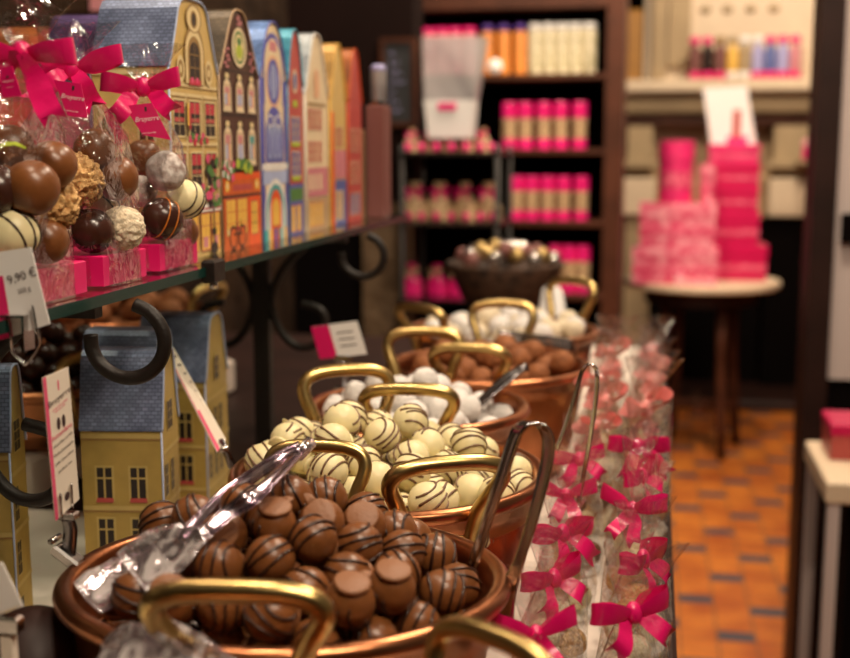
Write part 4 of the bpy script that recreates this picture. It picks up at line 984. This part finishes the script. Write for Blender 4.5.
# ================================================================== BACKGROUND: dark bookcase
YB = 4.5
bk = thing('dark_shelving', 'tall dark brown wooden shelving full of pink jars at the back', 'shelving', (0, YB, 0))
xr = at(604, 300, Y=YB).x; xl = -1.45
def zpx(py, Y, px=540): return at(px, py, Y=Y).z
sz = [zpx(p, YB) for p in (294, 221, 149, 74)]
b = MB(); b.box((xr-.012, 0, 0), (xr+.055, .42, 2.75), 'redwood', bev=.004); b.build('side_post', bk)
b = MB(); b.box((xl-.05, 0, 0), (xl, .42, 2.75), 'redwood', bev=.004); b.build('side_post', bk)
b = MB(); xm = at(404, 100, Y=YB).x; b.box((xm-.04, 0, 0), (xm, .42, 2.75), 'redwood', bev=.004); b.build('side_post', bk)
b = MB(); b.box((xl, .40, 0), (xr, .42, 2.75), 'black'); b.build('back_board', bk)
b = MB(); b.box((xl, -.01, zpx(8, YB)), (xr, .40, zpx(8, YB)+.05), 'redwood'); b.build('top_rail', bk)
for z in sz+[.55, .15]:
    b = MB(); b.box((xl, -.005, z-.02), (xr, .40, z), 'redwood', bev=.002); b.build('shelf_board', bk)
def jar(name, label, group, pos, r, h, mode):
    t = thing(name, label, 'jar', pos, 0, group); b = MB()
    if mode == 'pink':
        b.lathe([(0, 0), (r, 0), (r, h*.22), (0, h*.22)], 'hotpink', 18, smooth=False); b.build('pink_base', t)
        b = MB(); b.lathe([(r*.97, h*.22), (r*.97, h*.66)], 'sweets', 18, cap=False); b.build('sweets_window', t)
        b = MB(); b.lathe([(0, h*.66), (r, h*.66), (r*1.02, h*.70), (r*1.02, h*.97), (r*.96, h), (0, h)], 'hotpink', 18, smooth=False); b.build('jar_lid', t)
    else:
        b.lathe([(0, 0), (r, 0), (r*1.03, h*.05), (r*1.03, h*.82), (r*.9, h*.86), (0, h*.86)], mode[0], 18); b.build('jar_body', t)
        b = MB(); b.lathe([(0, h*.86), (r*.95, h*.86), (r*.95, h*.99), (0, h)], mode[1], 18); b.build('jar_lid', t)
    return t
def jrow(pxs, zshelf, hpx, label, group, mode, name='sweet_jar', r=.0285):
    first = None
    for i, px in enumerate(pxs):
        p = at(px, 150, Y=YB+.08); p.z = zshelf+.0005; h = hpx*(YB+.08)/1150
        if first is None: first = jar(name, label, group, p, r, h, mode)
        else: dup(first, p)
jrow([509, 525, 543, 560, 579], sz[2], 44, 'jar of sweets with hot pink lid and base on the middle shelf at the back', 'pink jars on the middle shelf', 'pink')
jrow([517, 532, 548, 564, 582], sz[1], 42, 'jar of sweets with hot pink lid and base on the lower shelf at the back', 'pink jars on the lower shelf', 'pink')
jrow([557, 571, 585], sz[0], 46, 'jar of sweets with hot pink lid on the lowest visible shelf, by the post', 'pink jars on the lowest visible shelf', 'pink')
jrow([534, 547, 560, 573, 587], sz[3], 48, 'ivory patterned jar standing on the top shelf of the back shelving', 'ivory jars on the top shelf', ('palejar', 'white'))
jrow([487, 503, 519], sz[3], 48, 'orange jar with violet upper half on the top shelf of the back shelving', 'orange and violet jars on the top shelf', ('orange', 'purple'), r=.025)
jrow([495, 511, 527], sz[3], 44, 'slim violet canister between the orange jars on the top shelf', 'violet canisters on the top shelf', ('purple', 'cream'), 'violet_canister', r=.012) if False else None
jrow([416, 429, 442, 455, 469], sz[3], 46, 'pale pink jar of sweets at the left of the top shelf', 'pale pink jars on the top shelf', ('pinkband', 'hotpink'))
b = MB(); q = at(494, 66, Y=YB-.03); b.lathe([(0, 0), (.028, 0), (.028, .004), (0, .004)], 'white', 20, T=Matrix.Rotation(R(90), 4, 'X'))
tag(b.build('round_label', loc=(q.x, YB-.006, q.z)), 'round white tag hanging on the top shelf edge', 'tag')
# blackboard in front
b = MB(); q0 = at(384, 122, Y=3.42); q1 = at(411, 42, Y=3.42)
t = thing('blackboard', 'small blackboard in a brown frame hanging left of the back shelving', 'blackboard', (q0.x, 3.43, q0.z))
b.box((0, 0, 0), (q1.x-q0.x, .015, q1.z-q0.z), 'board')
for k in range(7): b.tube(smooth([((q1.x-q0.x)*(.15+.12*j), -.0012, (q1.z-q0.z)*(.86-.12*k)+.004*math.sin(j*2.3+k)) for j in range(3+k % 4)], 2), .0012, 'lavender', 5)
b.build('writing_panel', t)
b = MB(); w = q1.x-q0.x; h = q1.z-q0.z
for lo, hi in (((-.014, -.005, -.014), (w+.014, .019, 0)), ((-.014, -.005, h), (w+.014, .019, h+.014)), ((-.014, -.005, 0), (0, .019, h)), ((w, -.005, 0), (w+.014, .019, h))): b.box(lo, hi, 'redwood')
b.build('wooden_frame', t)

# iron display rack with pink bags (mid distance)
YR = 3.3
rk = thing('iron_display_rack', 'black iron rack with glass shelves of small pink bags before the back shelving', 'rack', (0, YR, 0))
rx0, rx1 = at(402, 200, Y=YR).x, at(497, 200, Y=YR).x
rz_ = [zpx(p, YR, 450) for p in (300, 222, 152)]
for x in (rx0, rx1):
    for y in (0, .28):
        b = MB(); b.tube([(x, y, 0), (x, y, rz_[-1]+.02)], .009, 'iron', 8); b.build('rack_leg', rk)
for z in rz_+[.75]:
    b = MB(); b.box((rx0-.01, -.01, z-.010), (rx1+.01, .29, z), 'steel_dark'); b.build('rack_shelf', rk)
def pouch(label, group, pos, s, body, rib, first=[None]):
    t = thing('sweet_pouch', label, 'pouch', pos, 0, group)
    b = MB(); film_loft(b, [(0, s*.5, s*.32, .5, 0, 0), (s*.5, s*.52, s*.34, .6, 0, 0), (s*.95, s*.4, s*.26, .8, 0, 0), (s*1.15, s*.10, s*.10, 1, 0, 0), (s*1.5, s*.30, s*.12, 1, 0, 0)], body, 16, 1, .1); b.build('pouch_bag', t)
    b = MB(); bow(b, rib, s*14, None, 3); b.build('ribbon_bow', t, loc=(0, -s*.1, s*1.15)); return t
def prow(pxs, z, Y, s, label, group, body, rib):
    f = None
    for px in pxs:
        p = at(px, 180, Y=Y); p.z = z+.0005
        if f is None: f = pouch(label, group, p, s, body, rib)
        else: dup(f, p, (0, 0, R(random.uniform(-30, 30))))
prow([412, 430, 448, 466, 483], rz_[2], YR+.1, .044, 'small cellophane pouch with pink bow on the top shelf of the iron rack', 'pouches on the rack top shelf', 'sweets', 'hotpink')
prow([415, 440, 465, 489], rz_[1], YR+.1, .072, 'small pink pouch of beige sweets on the middle shelf of the iron rack', 'pouches on the rack middle shelf', 'sweets', 'hotpink')
prow([412, 437, 458, 478], rz_[0], YR+.12, .060, 'hot pink pouch on the low shelf of the iron rack', 'pouches on the rack low shelf', 'hotpink', 'sweets')
for i, px in enumerate([408, 421, 436, 451, 466, 480, 492]):
    p = at(px, 180, Y=YR+.04); b = MB(); s = .012; b.ball(s, 'hotpink', 10, 8)
    for zi, z in enumerate(rz_[1:]):
        tag(b.build('pink_sweet', loc=(p.x, p.y, z+s+.001)), 'round hot pink wrapped sweet at the front of the iron rack, '+('middle' if zi == 0 else 'top')+' shelf', 'sweet', 'round pink sweets on the rack '+('middle' if zi == 0 else 'top')+' shelf')
# glinting basket of foil bags
M['wicker'] = pm('dark_wicker', (.11, .055, .03), .7, bump=1, bscale=60, col2=(.02, .01, .006), vscale=45, bdist=.01)
q = at(505, 330, Y=2.75)
t = thing('wicker_basket', 'dark brown basket behind the farthest pan, filled with glinting foil packets', 'basket', (q.x, 2.75, 0))
zb = at(500, 300, Y=2.75).z; zt = at(500, 262, Y=2.75).z
b = MB(); b.lathe([(0, zb), (.10, zb), (.135, zt-.01), (.14, zt), (.125, zt), (.09, zb+.02), (0, zb+.02)], 'wicker', 24); b.build('basket_body', t)
b = MB(); b.lathe([(0, 0), (.11, 0), (.10, .02), (.03, .05), (.03, zb-.04), (.09, zb), (0, zb)], 'darkwood', 20); b.build('pedestal', t)
fm = pm('silver_foil', (.5, .46, .43), .2, .9, bump=1, bscale=60); M['foil'] = fm
goldf = pm('gold_foil', (.5, .34, .13), .3, .8, bump=1, bscale=60); M['foilg'] = goldf
pk = None
for i in range(22):
    a = i*2.4; rr = .018+.095*math.sqrt(i/22); b = MB(); b.ball(.0185, 'foil' if i % 3 == 0 else 'foilg' if i % 3 == 1 else 'mud', 14, 10, .25, 60)
    tag(b.build('foil_packet', loc=(q.x+rr*math.cos(a), 2.75+rr*math.sin(a), zt+.008+.026*(1-i/22)), rot=rrot()), 'crumpled foil or brown packet heaped in the brown basket', 'packet', 'foil packets in the basket')
# white paper cone behind the farthest pan
q = at(560, 326, Y=2.2); q2 = at(566, 280, Y=2.2)
b = MB(); zc0 = ZC
b.lathe([(.050, 0), (.034, (q.z-zc0)*.7), (.018, q2.z-zc0-.01), (.006, q2.z-zc0)], 'white', 20, wob=.15)
tag(b.build('paper_cone', loc=(q.x-.01, 2.12, zc0)), 'pointed white paper cone standing behind the farthest pan', 'paper cone')

# frosted acrylic dispenser with a white label
YD = 3.36
q = at(428, 138, Y=YD); q1 = at(474, 100, Y=YD); q2 = at(484, 36, Y=YD)
t = thing('acrylic_dispenser', 'tall frosted acrylic box with a white label at its foot on the iron rack', 'dispenser', (q.x, YD, q.z))
w = q1.x-q.x; h1 = q1.z-q.z; h2 = q2.z-q.z
b = MB(); b.add([(-.01, 0, h1), (w, 0, h1), (w+.03, 0, h2), (-.018, 0, h2), (-.01, .09, h1), (w, .09, h1), (w+.03, .09, h2), (-.018, .09, h2)], [(0, 1, 2, 3), (5, 4, 7, 6), (1, 5, 6, 2), (4, 0, 3, 7), (4, 5, 1, 0)], 'acrylic'); b.build('acrylic_body', t)
b = MB(); b.add([(0, -.002, 0), (w-.01, -.002, 0), (w, -.002, h1), (-.012, -.002, h1), (0, .088, 0), (w-.01, .088, 0), (w, .088, h1), (-.012, .088, h1)], [(0, 1, 2, 3), (5, 4, 7, 6), (1, 5, 6, 2), (4, 0, 3, 7), (4, 5, 1, 0), (3, 2, 6, 7)], 'white'); b.build('white_label_box', t)
b = MB(); b.box((w*.22, -.006, h1*.74), (w*.62, -.003, h1*.92), 'hotpink'); b.build('pink_sticker', t)
b = MB(); b.tube([(w*.5, .045, 0), (w*.5, .045, rz_[2]-q.z)], .008, 'iron', 8); b.build('stand', t)

# glass canister on a brown box at the end of the glass shelf
q = at(378, 213, Y=1.78)
b = MB(); b.box((0, 0, 0), (.026, .05, .165), 'mud', bev=.002); t0 = tag(b.build('brown_box', loc=(-.418, 1.712, ZS)), 'tall narrow brown box at the far end of the glass shelf', 'box')
b = MB(); b.box((0, 0, 0), (.030, .05, .13), 'p_tan', bev=.002); tag(b.build('tan_box', loc=(-.452, 1.71, ZS)), 'tan box behind the brown one at the far end of the glass shelf', 'box')
t = thing('glass_canister', 'small clear canister with silver base and blue cap at the shelf end', 'canister', (-.405, 1.737, ZS+.165))
b = MB(); b.lathe([(0, 0), (.013, 0), (.013, .007), (0, .007)], 'steel', 20, smooth=False); b.build('silver_base', t)
b = MB(); b.lathe([(.011, .007), (.0115, .05)], 'acrylic', 20, cap=False); b.build('clear_body', t)
b = MB(); b.lathe([(0, .05), (.011, .05), (.012, .054), (.008, .060), (0, .060)], 'lavender', 20); b.build('blue_cap', t)

# ================================================================== FIREPLACE
YF = 6.7
fp = thing('stone_fireplace', 'cream carved stone fireplace with a broad mantel shelf at the back right', 'fireplace', (0, YF, 0))
zx = lambda py: at(720, py, Y=YF).z
xx = lambda px, Y=YF: at(px, 200, Y=Y).x
fx0, fx1 = xx(606), 1.6
b = MB(); b.box((fx0, -.12, zx(93)), (fx1, .5, zx(80)), 'cream_top', bev=.012); b.build('mantel_shelf', fp)
b = MB(); b.box((fx0+.03, -.03, zx(113)), (fx1, .5, zx(93)), 'cream', bev=.01); b.box((fx0+.05, .02, zx(125)), (fx1, .5, zx(113)), 'redwood'); b.build('cornice', fp)
b = MB(); b.box((xx(640), .15, zx(80)), (fx1, .6, 3.1), 'cream_top'); b.build('chimney_breast', fp)
b = MB()
for cxp, wd in ((720, 46), (676, 12), (765, 14)):
    c = xx(cxp); w2 = wd*YF/1180/2
    b.box((c-w2, .125, zx(52)), (c+w2, .15, zx(48)), 'cream', bev=.004)
for px in (676, 700, 722, 745, 768): b.ball(.030, 'cream', 12, 8, T=Matrix.Translation((xx(px), .14, zx(6)))@Matrix.Diagonal((1, .4, .7, 1)))
b.build('carved_relief', fp)
b = MB(); b.box((xx(648), .08, zx(78)), (xx(662), .16, 3.1), 'cream', bev=.01); b.box((xx(664), .10, zx(66)), (xx(686), .16, 3.1), 'cream', bev=.01); b.build('pilaster', fp)
for px0, px1 in ((622, 655), (768, 812)):
    x0, x1 = xx(px0), xx(px1); b = MB()
    if px0 < 700:
        b.box((x0, -.02, 0), (x1, .35, zx(355)), 'cream', bev=.01); b.box((x0+.02, .02, zx(355)), (x1-.02, .35, zx(216)), 'cream')
        b.box((x0-.02, -.06, zx(350)), (x1+.02, .36, zx(338)), 'cream', bev=.01)
    else: b.box((x0, .02, 0), (x1, .35, zx(218)), 'black')
    b.box((x0, -.04, zx(216)), (x1, .36, zx(178)), 'cream_top', bev=.01); b.box((x0+.02, .0, zx(176)), (x1-.02, .36, zx(126)), 'cream', bev=.01)
    b.box((x0-.02, -.07, zx(168)), (x1+.02, .0, zx(160)), 'cream', bev=.005)
    b.build('jamb', fp)
b = MB(); b.box((xx(648), .22, zx(220)), (xx(775), .4, zx(125)), 'p_tan'); b.box((xx(648), .26, 0), (xx(800), .45, zx(220)), 'black'); b.build('firebox', fp)
b = MB(); b.box((xx(640), -.45, 0), (fx1, .1, .05), 'cream' if False else 'darkwood', bev=.01); b.build('hearth', fp)
# ochre side panel
b = MB(); b.box((0, 0, 0), (xx(640)-xx(610)-.01, .05, zx(10)-zx(82)), 'ochre', bev=.01); tag(b.build('ochre_panel', loc=(xx(610), YF-.02, zx(80)+.001)), 'ochre yellow panel leaning at the left end of the mantel', 'panel')
# mantel goods
cols = [('mud', 'hotpink', 'dark brown bag with pink top, leftmost'), ('darkwood', 'hotpink', 'black bag with pink bow, second from left'), ('mud', 'p_yd', 'dark brown packet without pink, third from left'), ('p_glow', 'cream', 'golden packet, fourth from left'),
        ('cream', 'white', 'cream packet with bright white cap, fifth from left'), ('lavender', 'white', 'pale blue packet with white top, sixth from left'), ('p_navy', 'hotpink', 'dark blue packet with pink top, third from right'), ('lavender', 'hotpink', 'pale blue packet with pink bow, second from right'), ('p_rose', 'hotpink', 'rose packet with pink top, rightmost')]
for i, (bd, tp, lb) in enumerate(cols):
    px = 690+12.3*i; x = xx(px); r = .033
    t = thing('mantel_packet', lb+' of the mantel shelf packets', 'packet', (x, YF-.02, zx(80)+.0005), 0, 'packets on the mantel shelf')
    b = MB(); b.lathe([(0, 0), (r, 0), (r, .03), (r*.98, .04)], 'hotpink' if i not in (3, 4) else 'white', 16); b.build('packet_base', t)
    b = MB(); b.lathe([(r*.97, .04), (r*.95, .15), (r*.5, .185)], bd, 16, cap=False); b.build('packet_body', t)
    b = MB(); b.ball(.029, tp, 12, 8, .3, 50, T=Matrix.Translation((0, 0, .205))@Matrix.Diagonal((1.1, .8, .8, 1))); b.build('packet_top', t)
# small pink item far right by the post
q = at(808, 160, Y=6.5); b = MB(); b.ball(.035, 'pinkband', 12, 8, .3, 50, T=Matrix.Translation((0, 0, .08))); b.lathe([(0, 0), (.035, 0), (.03, .06), (0, .07)], 'hotpink', 14)
b.box((-.05, -.03, -.02), (.05, .12, 0), 'cream')
tag(b.build('pink_ornament', loc=(q.x, 6.5, q.z)), 'small pink wrapped ornament on a ledge beside the fireplace, by the dark post', 'ornament')

M['rosepat'] = pm('rose_pattern_print', (.80, .16, .26), .5, col2=(.55, .01, .08), vscale=40)
# ================================================================== ROUND TABLE WITH PINK BOXES
YT = 5.4
tc_ = at(701, 279, Y=YT); zt = tc_.z; rt = (776-626)/2*YT*1.02/1200
t = thing('round_table', 'round pale-topped table on dark legs, stacked with crimson boxes', 'table', (tc_.x, YT, 0))
b = MB(); b.lathe([(0, zt-.03), (rt-.01, zt-.03), (rt, zt-.022), (rt, zt-.004), (rt-.005, zt), (0, zt)], 'cream_top', 48, smooth=False); b.build('table_top', t)
b = MB(); b.lathe([(0, zt-.10), (rt*.72, zt-.10), (rt*.72, zt-.03)], 'darkwood', 32, smooth=False); b.build('apron', t)
for k in range(4):
    a = R(30+90*k); c, s = math.cos(a)*rt*.52, math.sin(a)*rt*.52
    b = MB(); b.tube([(c, s, zt-.05), (c, s, .45), (c*1.1, s*1.1, .2), (c*1.2, s*1.2, 0)], [.026, .02, .024, .018], 'redwood', 10); b.build('leg', t)
b = MB(); b.box((-rt*.45, -.012, .20), (rt*.45, .012, .23), 'redwood'); b.box((-.012, -rt*.45, .20), (.012, rt*.45, .23), 'redwood'); b.build('stretcher', t)
pxm = YT/1190
def gift_box(px0, px1, py0, py1, dy, label, body='redbox', band='pinkband', roundb=False, d=None):
    x0 = at(px0, 200, Y=YT+dy).x; x1 = at(px1, 200, Y=YT+dy).x; z0 = at(px0, py1, Y=YT+dy).z; z1 = at(px0, py0, Y=YT+dy).z
    return x0, x1, z0, z1
M['lace'] = pm('lace_pattern_print', (.85, .34, .40), .5, col2=(.62, .01, .10), vscale=24)
def stack(x_px0, x_px1, dy, specs, where, d, z=None):
    z = z or zt+.0006
    for i, (p0, p1, hpx, body, rd, lb) in enumerate(specs):
        Y = YT+dy; x0, x1 = at(p0, 200, Y=Y).x, at(p1, 200, Y=Y).x; h = hpx*pxm; w = (x1-x0); cx = (x0+x1)/2
        t = thing('gift_box', lb, 'box', (cx, Y, z), 0, 'crimson gift boxes on the round table')
        b = MB()
        if rd: b.lathe([(0, 0), (w/2-.004, 0), (w/2-.004, h*.68), (0, h*.68)], body, 28, smooth=False)
        else: b.box((-w/2+.004, -d/2+.004, 0), (w/2-.004, d/2-.004, h*.68), body)
        b.build('box_body', t); b = MB()
        if rd: b.lathe([(0, h*.681), (w/2, h*.681), (w/2, h-.002), (w/2-.004, h), (0, h)], body, 28, smooth=False)
        else: b.box((-w/2, -d/2, h*.681), (w/2, d/2, h), body, bev=.003)
        b.build('box_lid', t); b = MB()
        if rd: b.lathe([(w/2-.0025, h*.25), (w/2-.0025, h*.5)], 'rosepat', 28, cap=False)
        else: b.box((-w/2+.002, -d/2+.002, h*.28), (w/2-.002, d/2-.002, h*.46), 'rosepat')
        b.build('printed_band', t); z += h+.0006
stack(0, 0, .05, [(692, 768, 35, 'redbox', False, 'widest crimson box, at the bottom of the tall right stack'), (700, 759, 32, 'redbox', False, 'crimson box with pale band, second from the bottom of the right stack'),
                  (702, 757, 24, 'redbox', False, 'crimson box, middle of the tall right stack'), (704, 757, 22, 'redbox', False, 'crimson box, second from the top of the right stack'), (706, 756, 18, 'pinkbox', False, 'pink box, topmost of the tall right stack')], '', .20)
stack(0, 0, -.165, [(634, 720, 34, 'lace', False, 'broad lace-patterned pink box at the left front of the table'), (640, 716, 42, 'lace', False, 'lace-patterned pink box, second up at the left front of the table'),
                    (657, 693, 58, 'pinkbox', True, 'tall round crimson box crowning the left pile')], '', .17)
stack(0, 0, -.18, [(698, 715, 36, 'lace', True, 'small round patterned box beside the tall round one')], '', .10, z=zt+.0018+76*pxm)
f = None
i = 0
for (pxs, dy, zz, sp) in (([655, 675, 695, 714], -.288, 0, .062),):
    for px in pxs:
        p = at(px, 200, Y=YT+dy); p.z = zt+.0006+zz; s = sp*(1 if i % 2 else .86)
        if math.hypot(p.x-tc_.x, dy) > rt-.03: p.x = tc_.x+math.copysign(math.sqrt(max(0, (rt-.04)**2-dy*dy)), p.x-tc_.x)
        lb = 'pink and white wrapped pouch standing at the front of the round table'
        if f is None: f = pouch(lb, 'pink pouches on the round table', p, s, 'pinkband', 'hotpink')
        else: dup(f, p, (0, 0, R(random.uniform(-40, 40))), s/.088)
        i += 1
# white sign on top of the stack
q = [at(*c, Y=YT+.10) for c in ((703, 88), (747, 86), (757, 150), (712, 152))]
t = thing('display_sign', 'white sign picturing a red tower, standing above the crimson boxes', 'sign', (q[3]+q[2])/2); o = t.location
b = MB(); c = [p-o for p in q]; n = Vector((0, .003, 0)); b.add([p for p in c]+[p+n for p in c], [(3, 2, 1, 0), (4, 5, 6, 7), (0, 1, 5, 4), (1, 2, 6, 5), (2, 3, 7, 6), (3, 0, 4, 7)], 'white'); 
zsg = c[3].z
b.box((-.035, -.003, zsg+.02), (.055, -.001, zsg+.07), 'hotpink'); b.box((-.012, -.004, zsg+.06), (.022, -.002, zsg+.185), 'p_brick'); b.build('sign_panel', t)
b = MB(); b.box((-.02, .003, -.06), (.03, .01, .05), 'white'); b.build('sign_foot', t)

# ================================================================== RIGHT EDGE: small table with red box
q = at(818, 448, Y=2.3); zt2 = q.z
t = thing('side_table', 'small pale table with thin white legs at the right edge', 'table', (.306+.26, 2.21, 0))
b = MB(); b.box((-.26, -.15, zt2-.04), (.26, .15, zt2), 'cream_top', bev=.004); b.build('table_top', t)
for sx in (-1, 1):
    for sy in (-1, 1):
        b = MB(); b.box((sx*.245-.010, sy*.135-.010, 0), (sx*.245+.010, sy*.135+.010, zt2-.04), 'wallpaint', bev=.002); b.build('leg', t)
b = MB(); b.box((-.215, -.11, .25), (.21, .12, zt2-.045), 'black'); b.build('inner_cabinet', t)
p = at(822, 440, Y=2.36)
t = thing('red_box', 'dark red box lying on the small pale table at the right edge', 'box', (.33+.10, 2.27, zt2+.0005))
b = MB(); b.box((-.098, -.06, 0), (.1, .06, .045), 'p_brick', bev=.003); b.build('box_body', t); b = MB(); b.box((-.1, -.062, .0452), (.102, .062, .068), 'redbox', bev=.003); b.build('box_lid', t)
# pink glow at top left: cartons and a ledge added to stand in for it
q = at(80, 16, Y=2.2)
t = thing('added_ledge', 'added dark ledge under the glow cartons high on the left stone wall', 'ledge', (-1.08, 2.2, q.z-.03)); b = MB(); b.box((0, -.12, 0), (.18, .25, .025), 'darkwood'); b.build('ledge_board', t)
for i, (dx, m) in enumerate(((.03, 'pinkband'), (.09, 'white'), (.15, 'hotpink'))):
    b = MB(); b.box((-.024, -.03, 0), (.024, .03, .12), m, bev=.003)
    tag(b.build('added_glow_carton', loc=(-1.08+dx, 2.2, q.z-.0045)), ['pale pink carton added for the glow, wall end of the high ledge', 'white carton added for the glow, middle of the high ledge', 'hot pink carton added for the glow, outer end of the high ledge'][i], 'carton')

# ================================================================== LIGHT
def area(loc, size, power, col, target=None, spread=180):
    l = bpy.data.lights.new('spot_lamp', 'AREA'); l.shape = 'DISK'; l.size = size; l.energy = power; l.color = col; l.spread = R(spread)
    o = bpy.data.objects.new('spot_lamp', l); COL.objects.link(o); o.location = loc
    d = (Vector(target) if target else Vector((loc[0], loc[1], 0)))-Vector(loc); o.rotation_euler = d.to_track_quat('-Z', 'Y').to_euler(); return o
W = (1, .82, .62)
area((.25, .10, 2.5), .16, 11, W, (-.2, .75, 1.05))
area((-.35, .70, 2.6), .12, 7, W, (-.25, 1.0, 1.05))
area((.45, 1.2, 2.6), .14, 9, W, (-.2, 1.3, 1.05))
area((.10, 2.1, 2.7), .14, 10, W, (-.1, 1.9, 1.0))
area((.50, .2, 2.2), .16, 6.5, W, (-.42, 1.1, 1.35))
area((-.5, 3.2, 2.8), .2, 28, W, (-.6, 4.4, 1.3))
area((.5, 4.1, 2.9), .2, 40, W, (.35, 5.4, .9))
area((.6, 5.6, 2.9), .2, 22, W, (.5, 6.7, 1.7))
area((.35, 2.2, 2.9), .2, 22, W, (.75, 2.9, 1.2))
area((.6, 3.0, 3.0), .25, 62, W, (.35, 4.2, 0), 120)
area((-.85, 1.1, 2.6), .15, 4, W, (-.75, 1.4, 1.0))
w = bpy.data.worlds.new('world'); SC.world = w; w.use_nodes = True
w.node_tree.nodes['Background'].inputs[0].default_value = (1, .78, .6, 1); w.node_tree.nodes['Background'].inputs[1].default_value = .075
vs = SC.view_settings; vs.view_transform = 'Standard'; vs.look = 'None'; vs.gamma = 1; vs.use_curve_mapping = False; vs.exposure = 0
SC.cycles.use_denoising = True
SC.cycles.transparent_max_bounces = 24; SC.cycles.max_bounces = 8; SC.cycles.sample_clamp_indirect = 6
